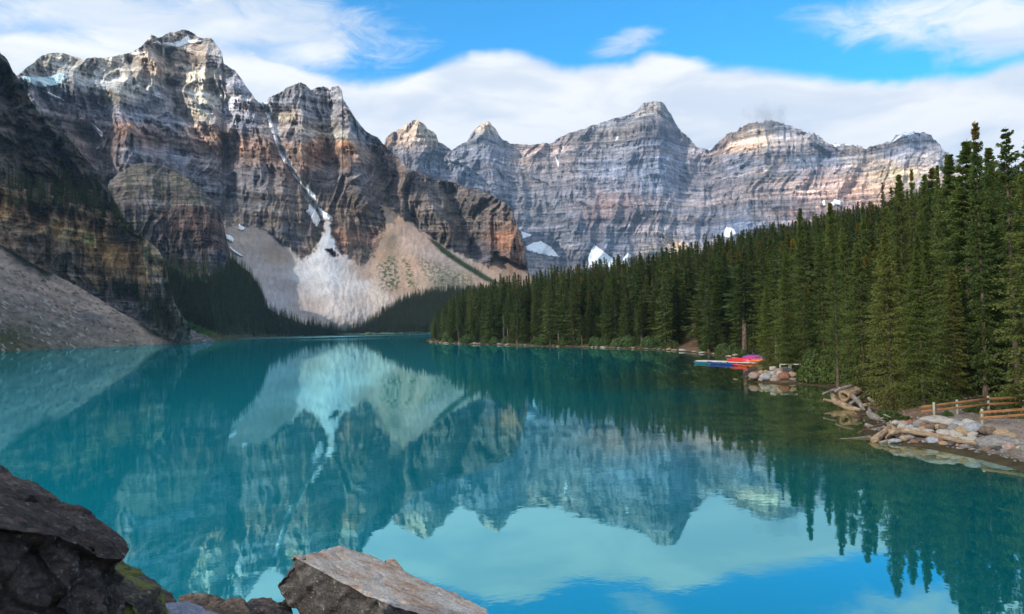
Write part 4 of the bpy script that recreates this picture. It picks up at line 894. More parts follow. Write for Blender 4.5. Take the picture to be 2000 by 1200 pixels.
def conifer(seed, width=.11, z0=.06, space=.34, nb=6, ntw=6, H=20.0, dens=1.0, dead=False, ragged=.25, cones=0.0, tw=.1, droop=1.0, fine=0):
    """unit is metres for a tree of height H; returns trunk (V,F), crown (V,F,C)"""
    rg = np.random.default_rng(seed)
    bend = rg.normal(0, .012, 2) * H
    def axis(z): u = z / H; return np.stack([bend[0] * np.sin(u * 2.6) * .5 + bend[1] * .2 * np.sin(u * 7), bend[1] * u * u * .6, z], -1)
    zt = np.linspace(-.4, H, 12); R0 = .011 * H + .03
    trunk = tube(axis(zt), np.maximum(R0 * (1 - np.clip(zt, 0, H) / H) ** .85, .012) * (1 + .35 * np.exp(-np.clip(zt, 0, 9) / .5)), 7)
    br = []
    Z = z0 * H; phi = 0
    side = 1 + .25 * rg.normal(size=8)
    while Z < H * .992:
        u = (Z / H - z0) / (1 - z0)
        prof = (1 - u) ** .86 * (1 - .35 * np.exp(-u * 9)) + .012
        n = max(3, int(round(nb * (1 - .35 * u))))
        ph0 = rg.uniform(0, 6.28); gone = rg.uniform() < .06
        for k in range(n):
            ph = ph0 + k * 6.283 / n + rg.normal(0, .25)
            sec = side[int((ph % 6.283) / 6.284 * 8)]
            L = width * H * prof * sec * (1 + rg.normal(0, ragged)) * (.4 if gone else 1)
            if L < .08: L = .08
            br.append((Z + rg.uniform(-.5, .5) * space, ph, L, u))
        Z += space * (1.15 - .55 * u) * rg.uniform(.8, 1.2)
    B = np.array(br); nB = len(B); z, ph, L, u = B.T
    pitch = np.radians(-24 * droop + 62 * u ** 1.5 + rg.normal(0, 7, nB))
    hd = np.stack([np.cos(ph), np.sin(ph), 0 * ph], -1); sd_ = np.stack([-np.sin(ph), np.cos(ph), 0 * ph], -1)
    o = axis(z)
    def bp(s):      # s (k,) -> (nB,k,3): droops first, lifts at the tip
        s = s[None, :, None]; Lh = (L * np.cos(pitch))[:, None, None]; Lv = (L * np.sin(pitch))[:, None, None]
        return o[:, None] + hd[:, None] * Lh * s + np.array([0, 0, 1.0]) * (Lv * s + .16 * L[:, None, None] * droop * (s ** 2.4 - s * .35))
    if dead:
        parts = [trunk]
        for i in range(nB):
            if rg.uniform() < .25: continue
            s = np.linspace(0, 1, 3); s_ = s[None, :, None]; pts_ = bp(s)[i] + rg.normal(0, .05, (3, 3)) * s[:, None]
            parts.append(tube(pts_, np.array([.05, .035, .012]), 3))
        return trunk, tri_join(parts[1:]) + (None,)
    P, C, FF = [], [], []
    ks = (np.arange(ntw) + .6) / ntw
    pos = bp(ks)                                  # nB, ntw, 3
    lt = (L[:, None] * (.52 * (1 - ks[None]) + .17) * rg.uniform(.7, 1.25, (nB, ntw)) * dens + .10)
    tips = []
    for sgn in (-1, 1):
        a = np.radians(52 - 18 * ks)[None, :] + rg.normal(0, .18, (nB, ntw))
        d = hd[:, None] * np.cos(a)[..., None] + sgn * sd_[:, None] * np.sin(a)[..., None]
        d[..., 2] += np.sin(pitch)[:, None] * .5 - .22 * droop + rg.normal(0, .08 if fine else .16, (nB, ntw))
        root = pos + rg.normal(0, .03, (nB, ntw, 3)); tip = root + d * lt[..., None]
        wv_ = hd[:, None] * (tw * (.6 + lt * .8))[..., None]; wv_ = wv_ + rg.normal(0, .03, wv_.shape)
        mid = root + d * (lt * .42)[..., None]
        if fine:
            rt_ = root.reshape(-1, 3); tp_ = tip.reshape(-1, 3); Lt = np.linalg.norm(tp_ - rt_, axis=1); dd_ = (tp_ - rt_) / Lt[:, None]
            for m_ in range(fine):
                s0 = (m_ + rg.uniform(0, .9, len(rt_))) / fine; ln = rg.uniform(.14, .27, len(rt_)) * (1.15 - .4 * s0)
                ax = dd_ * rg.uniform(.5, 1.0, (len(rt_), 1)) + rg.normal(0, .42, rt_.shape) * np.array([1, 1, .45]); ax /= np.linalg.norm(ax, axis=1)[:, None]
                sd2 = np.cross(ax, rg.normal(size=rt_.shape)); sd2 /= np.linalg.norm(sd2, axis=1)[:, None] + 1e-9
                b0 = rt_ + dd_ * (Lt * s0)[:, None]; sw = (ln * rg.uniform(.22, .4, len(rt_)))[:, None]
                q = np.stack([b0, b0 + ax * (ln * .5)[:, None] - sd2 * sw, b0 + ax * ln[:, None], b0 + ax * (ln * .5)[:, None] + sd2 * sw], 1); P.append(q)
                C.append(np.broadcast_to(np.array([.8, 1, 1.3, 1]), (len(q), 4)) * rg.uniform(.65, 1.35, (len(q), 1)) * (.85 + .35 * s0[:, None]))
            continue
        q = np.stack([root - wv_ * .35, mid - wv_, tip, mid + wv_], 2).reshape(-1, 4, 3); P.append(q)
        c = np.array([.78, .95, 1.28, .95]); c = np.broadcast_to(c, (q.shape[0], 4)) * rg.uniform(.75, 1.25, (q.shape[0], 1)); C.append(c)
    # tips along the branch and a hanging underside
    tipP = bp(np.array([.72, 1.12])); wv_ = sd_ * (tw * (.5 if fine else 1.3) * (.6 + .3 * L))[:, None]
    q = np.stack([tipP[:, 0] - wv_ * .7, tipP[:, 1], tipP[:, 0] + wv_ * .7, bp(np.array([.35]))[:, 0]], 1); P.append(q)
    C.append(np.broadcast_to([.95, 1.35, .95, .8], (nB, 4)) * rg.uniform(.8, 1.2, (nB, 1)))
    kk = ks[::2]; pos2 = bp(kk); hang = (.10 + .09 * L)[:, None] * rg.uniform(.5, 1.4, (nB, len(kk)))
    dn = pos2.copy(); dn[..., 2] -= hang; ww = hd[:, None] * ((.04 if fine else .10) + (.02 if fine else .05) * L)[:, None, None] * np.ones((1, len(kk), 1))
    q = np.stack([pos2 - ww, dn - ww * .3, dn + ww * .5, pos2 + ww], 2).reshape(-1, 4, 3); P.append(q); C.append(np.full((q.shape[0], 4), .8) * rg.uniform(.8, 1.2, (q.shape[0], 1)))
    q = np.concatenate(P); c = np.concatenate(C)
    # leader
    V = q.reshape(-1, 3); F = np.arange(len(V)).reshape(-1, 4)
    col = np.repeat(c.reshape(-1, 1), 3, 1).astype(float)
    if cones > 0:
        f = sst(V[:, 2] / H, 1 - cones, 1 - cones * .35)[:, None] * (rg.uniform(size=(len(V), 1)) < .75)
        col = col * (1 - f) + np.array([2.6, 1.25, .9]) * f
    return trunk, (V, F, col)
PROTO = {}
def proto(key, H, mat=None, **kw):
    tk, cr = conifer(H=H, **kw); mat = mat or M_NEEDLE
    tm = mesh_np('spruce_trunk', tk[0], tk[1], M_DEAD if kw.get('dead') else M_BARK, smooth=True)
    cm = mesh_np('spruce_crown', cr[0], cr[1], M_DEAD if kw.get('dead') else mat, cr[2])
    PROTO[key] = (H, tm, cm, tk, cr)
# close trees, middle distance, far slopes
for i, kw in enumerate([dict(width=.125, z0=.03, nb=9), dict(width=.10, z0=.08, cones=.12, nb=7), dict(width=.115, z0=.05, ragged=.32, nb=8), dict(width=.14, z0=.02, nb=10, ragged=.2), dict(width=.12, z0=.25, nb=5, ragged=.4)]):
    proto('near%d' % i, 24.0, seed=20 + i, space=.60, ntw=10, tw=.05, fine=5, **kw)
for i, kw in enumerate([dict(width=.085), dict(width=.07, cones=.14), dict(width=.10, z0=.04), dict(width=.075, z0=.2), dict(width=.095, ragged=.4), dict(width=.08, z0=.35, nb=5)]):
    proto('mid%d' % i, 22.0, seed=40 + i, space=.42, ntw=5, tw=.10, **kw)
proto('dead0', 19.0, seed=60, width=.12, z0=.1, space=.42, nb=5, dead=True)
for i, kw in enumerate([dict(width=.09), dict(width=.075), dict(width=.11), dict(width=.065)]):
    proto('far%d' % i, 20.0, mat=M_NEEDLE_FAR, seed=70 + i, space=1.1, nb=5, ntw=3, tw=.34, **kw)

def tree_obj(key, loc, h, rz, label, group=None, wide=1.0, lean=(0, 0), cat='spruce tree', name='spruce_tree'):
    H, tm, cm = PROTO[key][:3]; s = h / H
    e_ = empty(name, loc, rz, label=label, cat=cat, group=group); e_.scale = (s * wide, s * wide, s)
    e_.rotation_euler = (lean[0], lean[1], rz)
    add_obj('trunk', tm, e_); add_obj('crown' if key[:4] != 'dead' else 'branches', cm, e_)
    return e_

def scatter_gn(name, pts_, scl, idx, keys, label, cat, wide=None):
    """one object for the part of a forest nobody could count: trees instanced on points"""
    pc = bpy.data.collections.new(name + '_kinds')
    for j, k in enumerate(keys):
        H, tm, cm, tk, cr = PROTO[k]
        V = np.vstack([tk[0], cr[0]]) / H; F = np.vstack([tk[1], cr[1] + len(tk[0])])
        C = np.vstack([np.ones((len(tk[0]), 3)), cr[2]]); mi = np.r_[np.zeros(len(tk[1])), np.ones(len(cr[1]))]
        me = mesh_np('spruce', V, F, [M_BARK, cm.materials[0]], C, midx=mi)
        ob = bpy.data.objects.new('%02d_spruce' % j, me); pc.objects.link(ob)
    me = bpy.data.meshes.new(name); me.vertices.add(len(pts_)); me.vertices.foreach_set('co', np.ascontiguousarray(pts_, np.float32).ravel())
    for an, ty, dat in (('tree_scale', 'FLOAT', scl), ('tree_kind', 'INT', idx), ('tree_turn', 'FLOAT', RNG.uniform(0, 6.28, len(pts_))), ('tree_wide', 'FLOAT', wide if wide is not None else RNG.uniform(.85, 1.3, len(pts_)))):
        a_ = me.attributes.new(an, ty, 'POINT'); a_.data.foreach_set('value', np.ascontiguousarray(dat, np.int32 if ty == 'INT' else np.float32))
    me.materials.append(M_NEEDLE)
    ob = add_obj(name, me, label=label, cat=cat, kind='stuff')
    ng = bpy.data.node_groups.new(name + '_nodes', 'GeometryNodeTree')
    ng.interface.new_socket('Geometry', in_out='INPUT', socket_type='NodeSocketGeometry'); ng.interface.new_socket('Geometry', in_out='OUTPUT', socket_type='NodeSocketGeometry')
    N_ = ng.nodes; gi = N_.new('NodeGroupInput'); go = N_.new('NodeGroupOutput'); ip = N_.new('GeometryNodeInstanceOnPoints'); ci = N_.new('GeometryNodeCollectionInfo')
    ci.inputs['Collection'].default_value = pc; ci.inputs['Separate Children'].default_value = True; ci.inputs['Reset Children'].default_value = True
    ip.inputs['Pick Instance'].default_value = True
    def att_(n, ty):
        a_ = N_.new('GeometryNodeInputNamedAttribute'); a_.data_type = ty; a_.inputs['Name'].default_value = n; return a_.outputs['Attribute']
    Lk = ng.links.new
    Lk(gi.outputs[0], ip.inputs['Points']); Lk(ci.outputs[0], ip.inputs['Instance']); Lk(att_('tree_kind', 'INT'), ip.inputs['Instance Index'])
    cx = N_.new('ShaderNodeCombineXYZ'); Lk(att_('tree_turn', 'FLOAT'), cx.inputs[2]); Lk(cx.outputs[0], ip.inputs['Rotation'])
    sx = N_.new('ShaderNodeCombineXYZ'); mu = N_.new('ShaderNodeMath'); mu.operation = 'MULTIPLY'
    sc_ = att_('tree_scale', 'FLOAT'); Lk(sc_, mu.inputs[0]); Lk(att_('tree_wide', 'FLOAT'), mu.inputs[1])
    Lk(mu.outputs[0], sx.inputs[0]); Lk(mu.outputs[0], sx.inputs[1]); Lk(sc_, sx.inputs[2]); Lk(sx.outputs[0], ip.inputs['Scale'])
    Lk(ip.outputs[0], go.inputs[0])
    md = ob.modifiers.new('trees', 'NODES'); md.node_group = ng
    return ob

def ground_hit(px, py, r0=20, r1=900):
    d = ray([px], [py])[0]; h = math.hypot(d[0], d[1]); prev = r0
    rs = np.exp(np.linspace(math.log(r0), math.log(r1), 500)); P = CAM + d * (rs / h)[:, None]
    bz = bank_z(P[:, 0], P[:, 1]); bad = np.nonzero(P[:, 2] < np.maximum(bz, 0))[0]
    i = bad[0] if len(bad) else len(rs) - 1
    p = P[i].copy(); p[2] = max(bz[i], 0); return p

# ---- right forest
canopy = [(836, 650), (845, 625), (852, 605), (866, 590), (890, 563), (910, 556), (950, 545), (1000, 525), (1018, 516), (1040, 512), (1095, 505), (1150, 505), (1200, 492), (1250, 490), (1300, 478), (1350, 465), (1400, 455), (1450, 440), (1510, 428), (1560, 402), (1600, 408), (1650, 396), (1700, 372), (1730, 356), (1760, 362), (1793, 345), (1830, 340), (1860, 335), (1885, 318), (1905, 300), (1930, 290), (1960, 280), (2000, 255), (2100, 215), (2350, 160)]
heroes = [  # photo base px, top px, prototype, widening, look
    (1925, 775, 229, 'near1', .75, 'tallest right hand spruce with a thin ragged top against the sky'),
    (1990, 770, 243, 'near4', 1.1, 'big dark spruce with a bare trunk at the right edge behind the fence'),
    (2060, 800, 262, 'near3', 1.0, 'dark spruce cut by the right edge of the frame'),
    (1793, 700, 325, 'near1', .55, 'thin spire topped spruce sticking up left of the two tall right hand ones'),
    (1836, 705, 322, 'near2', .6, 'second thin spire topped spruce beside the first, nearer the hill'),
    (1838, 720, 392, 'near1', .9, 'spruce with a brown cone laden top in the right half of the forest'),
    (1733, 700, 354, 'mid3', .9, 'spruce with a bare thin trunk and small top on the forest skyline'),
    (1570, 712, 402, 'near0', .8, 'dark tall spruce on the skyline above the canoe dock'),
    (1504, 722, 556, 'near3', 1.15, 'small pale green spruce at the water right of the canoes'),
    (1562, 708, 572, 'near1', 1.1, 'short spruce behind the small rock pile'),
    (1582, 710, 590, 'near2', 1.2, 'short bushy spruce between the rock pile and the leaning trunk'),
    (1637, 762, 480, 'near4', 1.0, 'spruce with a long bare brown trunk standing at the waterline'),
    (1690, 782, 470, 'near0', 1.15, 'full dark spruce directly behind the pile of driftwood'),
    (1742, 800, 452, 'near3', 1.1, 'full spruce whose lowest boughs hang over the driftwood and water'),
    (1805, 790, 488, 'near3', 1.25, 'broad bushy spruce just left of the wooden fence'),
    (1865, 775, 520, 'near0', 1.2, 'broad spruce behind the first fence posts'),
    (1768, 760, 480, 'near2', 1.0, 'ragged spruce squeezed in behind the broad ones left of the fence'),
    (1660, 745, 440, 'near0', .9, 'tall full spruce behind the bare trunk at the waterline'),
    (1610, 720, 455, 'near2', .9, 'yellowish ragged spruce above the dark round shrub'),
    (1700, 730, 415, 'near0', .85, 'tall spruce in the thick of the forest above the driftwood'),
    (1890, 760, 440, 'near2', 1.1, 'dark spruce filling the gap under the tallest right hand one'),
    (1955, 765, 400, 'near0', 1.1, 'dark full spruce between the two tallest right hand trees'),
    (1045, 668, 555, 'mid2', 1.1, 'bright green slim spruce standing out on the middle shore'),
    (1300, 682, 500, 'mid2', 1.3, 'large pale green spruce on the skyline of the middle shore'),
    (1385, 690, 515, 'mid0', 1.4, 'light green full spruce left of the small footpath'),
]
TREES = []   # (x, y, z, h, key, wide, label)
for bx, by, ty, key, wd, lab in heroes:
    p = ground_hit(bx, by); r = math.hypot(p[0], p[1])
    q = at_r(np.array([bx]), np.array([ty]), np.array([r]))[0]
    TREES.append([p[0], p[1], p[2] - .1, q[2] - p[2], key, wd * .9, lab, True])
for bx, by, ty in [(984, 668, 612)]:
    p = ground_hit(bx, by); r = math.hypot(p[0], p[1]); q = at_r(np.array([bx]), np.array([ty]), np.array([r]))[0]
    TREES.append([p[0], p[1], p[2], q[2] - p[2], 'dead0', 1.0, {984: 'bare grey dead tree near the left end of the wooded point', 1352: 'bare grey dead tree left of the small footpath', 1168: 'thin bare dead tree in the middle of the wooded shore'}[bx], True])
NH = len(TREES)
cand = []
g_ = 3.1
xs_ = np.arange(-60, 700, g_); ys_ = np.arange(20, 760, g_)
GX_, GY_ = np.meshgrid(xs_, ys_); GX_ = GX_ + RNG.uniform(-1.4, 1.4, GX_.shape); GY_ = GY_ + RNG.uniform(-1.4, 1.4, GY_.shape)
gx_, gy_ = GX_.ravel(), GY_.ravel()
cpx, cpy = project(np.stack([gx_, gy_, np.full(gx_.shape, 8.0)], -1))
okc = (cpx > 820) & (cpx < 2500) & (gy_ > 10); gx_, gy_, cpx = gx_[okc], gy_[okc], cpx[okc]
d_ = shore_sd(gx_, gy_); r_ = np.hypot(gx_, gy_)
okc = (d_ > 2.2) & (r_ < 640); gx_, gy_, cpx, d_, r_ = gx_[okc], gy_[okc], cpx[okc], d_[okc], r_[okc]
pth = poly_dist(gx_, gy_, path_line, False); pt2 = poly_dist(gx_, gy_, path2, False); pt3 = poly_dist(gx_, gy_, path3, False)
clear = (pth > 7.5) & (pt2 > 3.5) & (pt3 > 3)
dn_ = np.where(r_ < 200, .34, .46)
clear &= RNG.uniform(size=len(r_)) < dn_ * (.55 + .9 * sst(fbm2(gx_ / 14, gy_ / 14, 3, 150), -.4, .4))
# keep the level apron around the rock piles and fence free
clear &= ~((r_ < 78) & (d_ < 9)); clear &= ~((r_ < 160) & (d_ < 3.5))
gx_, gy_, cpx, d_, r_ = gx_[clear], gy_[clear], cpx[clear], d_[clear], r_[clear]
gz_ = bank_z(gx_, gy_, d_)
top_lim = interp(cpx, canopy) + RNG.gamma(1.3, 9, len(cpx))
for i in range(len(gx_)):
    h = RNG.uniform(12, 28 if r_[i] < 250 else 31) if d_[i] > 9 else RNG.uniform(5, 25 if r_[i] < 250 else 30)
    if RNG.uniform() < .14: h *= .5
    zmax = CAM[2] + r_[i] * (hor(cpx[i]) - top_lim[i]) / FPX
    h = min(h, zmax - gz_[i] + RNG.uniform(-1, .5))
    if h < 4.5: continue
    if r_[i] < 135: key = 'near%d' % RNG.choice([0, 1, 2, 3, 4], p=[.25, .2, .25, .15, .15]); wd = RNG.uniform(.75, 1.25)
    else: key = 'mid%d' % RNG.integers(0, 6); wd = RNG.uniform(1.15, 2.5)
    if RNG.uniform() < .008: key, wd = 'dead0', .8
    TREES.append([gx_[i], gy_[i], gz_[i] - .1, h, key, wd * (1.15 if h < 12 else 1), None, False])
# what shows: painter's buffer from front to back
IW, IH, SCL = 840, 340, 2.4
buf = np.zeros((IH, IW), bool); vis = np.zeros(len(TREES))
order = sorted(range(len(TREES)), key=lambda i: math.hypot(TREES[i][0], TREES[i][1]))
for i in order:
    x, y, z, h, key, wd = TREES[i][:6]
    bx, by = project([x, y, z]); tx, ty = project([x, y, z + h])
    wpx = FPX * h * .085 * wd / math.hypot(x, y)
    y0_, y1_ = max(int(ty / SCL), 0), min(int(by / SCL), IH - 1); cnt = 0
    for yy in range(y0_, y1_ + 1):
        u = min(max((yy * SCL - ty) / max(by - ty, 1), 0.0), 1.0); hw = wpx * (u ** .75) * .8
        a_ = int((bx + (tx - bx) * (1 - u) - hw) / SCL); b_ = int((bx + (tx - bx) * (1 - u) + hw) / SCL) + 1
        a_ = max(a_, 0); b_ = min(b_, IW)
        if b_ <= a_: continue
        row = buf[yy, a_:b_]; cnt += int((~row).sum()); buf[yy, a_:b_] = True
    vis[i] = cnt
print('trees', len(TREES), 'visible', int((vis > 0).sum()), int((vis > 12).sum()))
rank = sorted(range(NH, len(TREES)), key=lambda i: -vis[i])
single = list(range(NH)) + rank[:299 - NH]
rest = [i for i in rank[299 - NH:] if vis[i] > 0] + [i for i in rank[299 - NH:] if vis[i] == 0 and RNG.uniform() < .35]
LABS = {}
def where(x, y, z, h, d):
    px, _ = project([x, y, z])
    zone = ('at the wooded point' if px < 960 else 'on the left wooded shore' if px < 1120 else 'on the middle wooded shore' if px < 1280 else 'left of the footpath' if px < 1400 else 'above the canoe dock' if px < 1530
            else 'above the small rock pile' if px < 1660 else 'above the driftwood' if px < 1790 else 'above the wooden fence' if px < 1900 else 'at the right edge')
    row = 'in front row' if d < 12 else 'in middle rows' if d < 40 else 'far upslope'
    return zone, row
look = {'near0': 'full dark green', 'near1': 'brown topped', 'near2': 'ragged', 'near3': 'broad', 'near4': 'bare trunked', 'mid0': 'slim', 'mid1': 'brown topped slim', 'mid2': 'full', 'mid3': 'high crowned', 'mid4': 'ragged slim', 'mid5': 'bare trunked slim', 'dead0': 'bare grey dead'}
dS = shore_sd(np.array([TREES[i][0] for i in single]), np.array([TREES[i][1] for i in single]))
for n_i, i in enumerate(single):
    x, y, z, h, key, wd, lab, hero = TREES[i]; grp = None
    if lab is None:
        zone, row = where(x, y, z, h, dS[n_i]); size = 'short' if h < 11 else 'tall' if h > 20 else 'medium'
        lab = '%s %s spruce %s %s' % (size, look[key], row, zone)
    grp = 'spruces of the right hand forest'
    tree_obj(key, (x, y, z), h, RNG.uniform(0, 6.28), lab, grp, wd, lean=(RNG.normal(0, .012), RNG.normal(0, .012)))
rp = np.array([TREES[i][:3] for i in rest]); rk = [TREES[i][4] for i in rest]
gkeys = ['near0', 'near1', 'near2', 'near3', 'near4'] + ['mid%d' % i for i in range(6)]
ri = np.array([gkeys.index(k) if k in gkeys else 6 for k in rk])
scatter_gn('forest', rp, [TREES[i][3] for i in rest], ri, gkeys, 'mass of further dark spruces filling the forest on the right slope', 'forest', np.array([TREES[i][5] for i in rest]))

# ---- forests on the left and at the head of the lake, each one mass
def slope_forest(name, sheet, poly, n, hr, label, keys=('far0', 'far1', 'far2', 'far3'), seed=0, clump=0.0, off=0):
    rg = np.random.default_rng(seed); xs = [p[0] for p in poly]; ys = [p[1] for p in poly]
    px = rg.uniform(min(xs), max(xs), n); py = rg.uniform(min(ys), max(ys), n)
    k = poly_mask(px, py, poly)
    if clump: k &= fbm2(px / 22, py / 14, 3, seed + 5) > clump
    px, py = px[k], py[k]; P = sheet.sample(px, py, off); P[:, 2] -= .5
    return P, rg.uniform(hr[0], hr[1], len(P))
def put_forest(name, parts, label, cat='forest', keys=('far0', 'far1', 'far2', 'far3')):
    P = np.vstack([p[0] for p in parts]); h = np.concatenate([p[1] for p in parts])
    scatter_gn(name, P, h, RNG.integers(0, len(keys), len(P)), list(keys), label, cat, RNG.uniform(1.0, 1.7, len(P)))
put_forest('forest', [
    slope_forest('f', L, [(255, 580), (300, 566), (325, 535), (350, 548), (410, 566), (450, 512), (470, 525), (490, 540), (512, 578), (520, 604), (545, 620), (595, 638), (647, 648), (700, 652), (700, 654), (560, 657), (490, 656), (430, 655), (400, 640), (350, 622), (330, 636), (255, 640)], 6000, (9, 20), '', seed=1),
    slope_forest('f', L, [(325, 540), (410, 560), (405, 575), (330, 560)], 260, (6, 12), '', seed=2, clump=.05),
    slope_forest('f', L, [(560, 650), (650, 650), (660, 655), (560, 657)], 260, (8, 17), '', seed=3)], 'dark spruce forest on the steep left shore below the rock knob')
put_forest('forest', [slope_forest('f', H_, [(690, 648), (712, 642), (735, 626), (760, 609), (785, 594), (810, 583), (850, 575), (900, 572), (1000, 570), (1000, 650), (690, 651)], 6500, (11, 19), '', seed=4),
    slope_forest('f', H_, [(655, 650), (700, 646), (720, 650), (655, 652)], 160, (7, 14), '', seed=6)], 'dark spruce wood on the low rise at the head of the lake')
put_forest('forest', [
    slope_forest('f', N, [(0, 108), (30, 160), (60, 205), (97, 248), (140, 286), (190, 346), (220, 390), (212, 396), (180, 350), (135, 298), (90, 258), (50, 210), (20, 165), (-60, 80)], 420, (7, 16), '', seed=7),
    slope_forest('f', N, [(-40, 345), (20, 358), (70, 372), (110, 380), (160, 396), (215, 402), (240, 425), (262, 452), (296, 478), (312, 502), (290, 500), (250, 462), (190, 436), (130, 412), (70, 398), (0, 374), (-40, 365)], 620, (8, 20), '', seed=8),
    slope_forest('f', N, [(100, 340), (150, 350), (210, 395), (170, 400), (110, 380)], 130, (9, 20), '', seed=9, clump=0),
    slope_forest('f', N, [(180, 530), (215, 545), (250, 560), (290, 590), (330, 585), (345, 640), (300, 640), (270, 600), (230, 575), (185, 560)], 210, (8, 18), '', seed=10),
    slope_forest('f', N, [(260, 600), (330, 590), (372, 640), (340, 660), (300, 640)], 80, (8, 16), '', seed=11),
    slope_forest('f', N, [(320, 528), (332, 560), (345, 600), (330, 600), (318, 560)], 60, (8, 16), '', seed=12)], 'dark spruces on the ledges and ridge of the near left cliff')
put_forest('forest', [slope_forest('f', K, [(275, 320), (330, 330), (380, 360), (372, 364), (325, 338), (280, 326)], 60, (5, 9), '', seed=13),
    slope_forest('f', K, [(280, 372), (310, 362), (350, 372), (345, 385), (300, 385)], 50, (5, 10), '', seed=14, clump=-.1),
    slope_forest('f', K, [(320, 505), (450, 530), (455, 560), (400, 575), (320, 560)], 500, (7, 15), '', seed=15)], 'scattered small dark spruces on the rounded rock knob')
put_forest('forest', [slope_forest('f', C_, [(838, 468), (850, 470), (900, 508), (952, 540), (980, 556), (945, 548), (898, 518), (858, 490)], 420, (6, 12), '', seed=16)], 'thin line of dark spruces running down beside the right scree fan')
# ------------------------------------------------------------------ stones, driftwood, fence, canoes
def ico(sub):
    import bmesh
    bm = bmesh.new(); bmesh.ops.create_icosphere(bm, subdivisions=sub, radius=1.0)
    V = np.array([v.co[:] for v in bm.verts]); F = np.array([[v.index for v in f.verts] for f in bm.faces]); bm.free(); return V, F
def stone_mat(name, c1, c2, c3, scale=3.0, bump=.03):
    c1, c2, c3 = [tuple(x * .72 for x in c) for c in (c1, c2, c3)]
    m, t = new_mat(name)
    g = t.n('ShaderNodeTexCoord').outputs['Object']; r_ = t.n('ShaderNodeObjectInfo').outputs['Random']
    gg = t.vmath('ADD', g, t.xyz(t.math('MULTIPLY', r_, 37), t.math('MULTIPLY', r_, 11), 0))
    a = t.noise(gg, scale, 8, .65); b = t.noise(gg, scale * 5, 7, .7)
    col = t.ramp(a, [(.3, c1), (.5, c2), (.72, c3)])
    k = t.lin(b, .3, .7, .75, 1.22)
    sp = t.step(t.noise(gg, scale * 14, 3, .5), .60, .68, 0, .4)
    col = t.mix(sp, t.vmath('MULTIPLY', col, t.xyz(k, k, k)), (.05, .05, .045))
    return finish(m, t, col, .85, t.math('ADD', a, t.math('MULTIPLY', b, .5)), .8, bump, .25)
SM = dict(
    pale=stone_mat('pale_stone', srgb(150, 140, 130), srgb(188, 178, 166), srgb(208, 200, 190)),
    grey=stone_mat('grey_stone', srgb(105, 100, 98), srgb(145, 138, 132), srgb(172, 166, 160)),
    blue=stone_mat('blue_grey_stone', srgb(128, 128, 132), srgb(170, 170, 174), srgb(204, 202, 204)),
    tan=stone_mat('tan_stone', srgb(138, 112, 86), srgb(178, 150, 118), srgb(196, 172, 146)),
    rust=stone_mat('rust_stone', srgb(112, 72, 56), srgb(152, 104, 82), srgb(170, 132, 112)),
    pink=stone_mat('pinkish_stone', srgb(136, 108, 98), srgb(172, 146, 134), srgb(190, 172, 160)),
    dark=stone_mat('dark_stone', srgb(44, 44, 46), srgb(78, 78, 80), srgb(130, 128, 126)),
    brown=stone_mat('brown_stone', srgb(88, 74, 62), srgb(122, 104, 90), srgb(150, 132, 116)))
STONES = []
for k in range(12):
    V, F = ico(3); rg = np.random.default_rng(300 + k)
    V = V * (1 + .16 * fbm3(V, 1.1, 3, 300 + k)[:, None])
    nf = 3 if k < 7 else 9
    for j in range(nf):
        n_ = rg.normal(size=3); n_ /= np.linalg.norm(n_); c_ = rg.uniform(.62, .86) if k >= 7 else rg.uniform(.78, .95)
        d = V @ n_; over = np.maximum(d - c_, 0); V = V - n_[None] * (over * .93)[:, None]
    V = V * (1 + .035 * fbm3(V, 4, 3, 330 + k)[:, None])
    V = V / np.abs(V).max(0)
    STONES.append((V, F))
_sm = {}
def stone(px, py, w_, h_, mk, label, rs, slope=.5, var=None, cat='stone', name='stone', group=None, dz=0.0):
    e_ = float(tanel(px, py)); r = (9 + slope * rs) / (slope - e_); p = at_r(np.array([px]), np.array([py]), np.array([r]))[0]
    var = int(RNG.integers(0, 7)) if var is None else var
    if (var, mk) not in _sm: _sm[(var, mk)] = mesh_np('stone', STONES[var][0], STONES[var][1], SM[mk], smooth=var < 5)
    o = add_obj(name, _sm[(var, mk)], label=label, cat=cat, group=group)
    sx = w_ * r / FPX / 2; sz = h_ * r / FPX / 2
    o.scale = (sx * 1.08, sx * RNG.uniform(.75, 1.05), sz * 1.2); a_ = math.atan2(p[0], p[1])
    o.rotation_euler = (RNG.normal(0, .1), RNG.normal(0, .12), -a_ + RNG.normal(0, .15)); o.location = (p[0], p[1], p[2] + dz)
    return o
def r_water(px, py): return 9 / max(-float(tanel(px, py)), 1e-3)
cn = dict(pale='pale', grey='grey', blue='blue grey', tan='tan', rust='rusty', pink='pinkish', dark='dark', brown='brown')
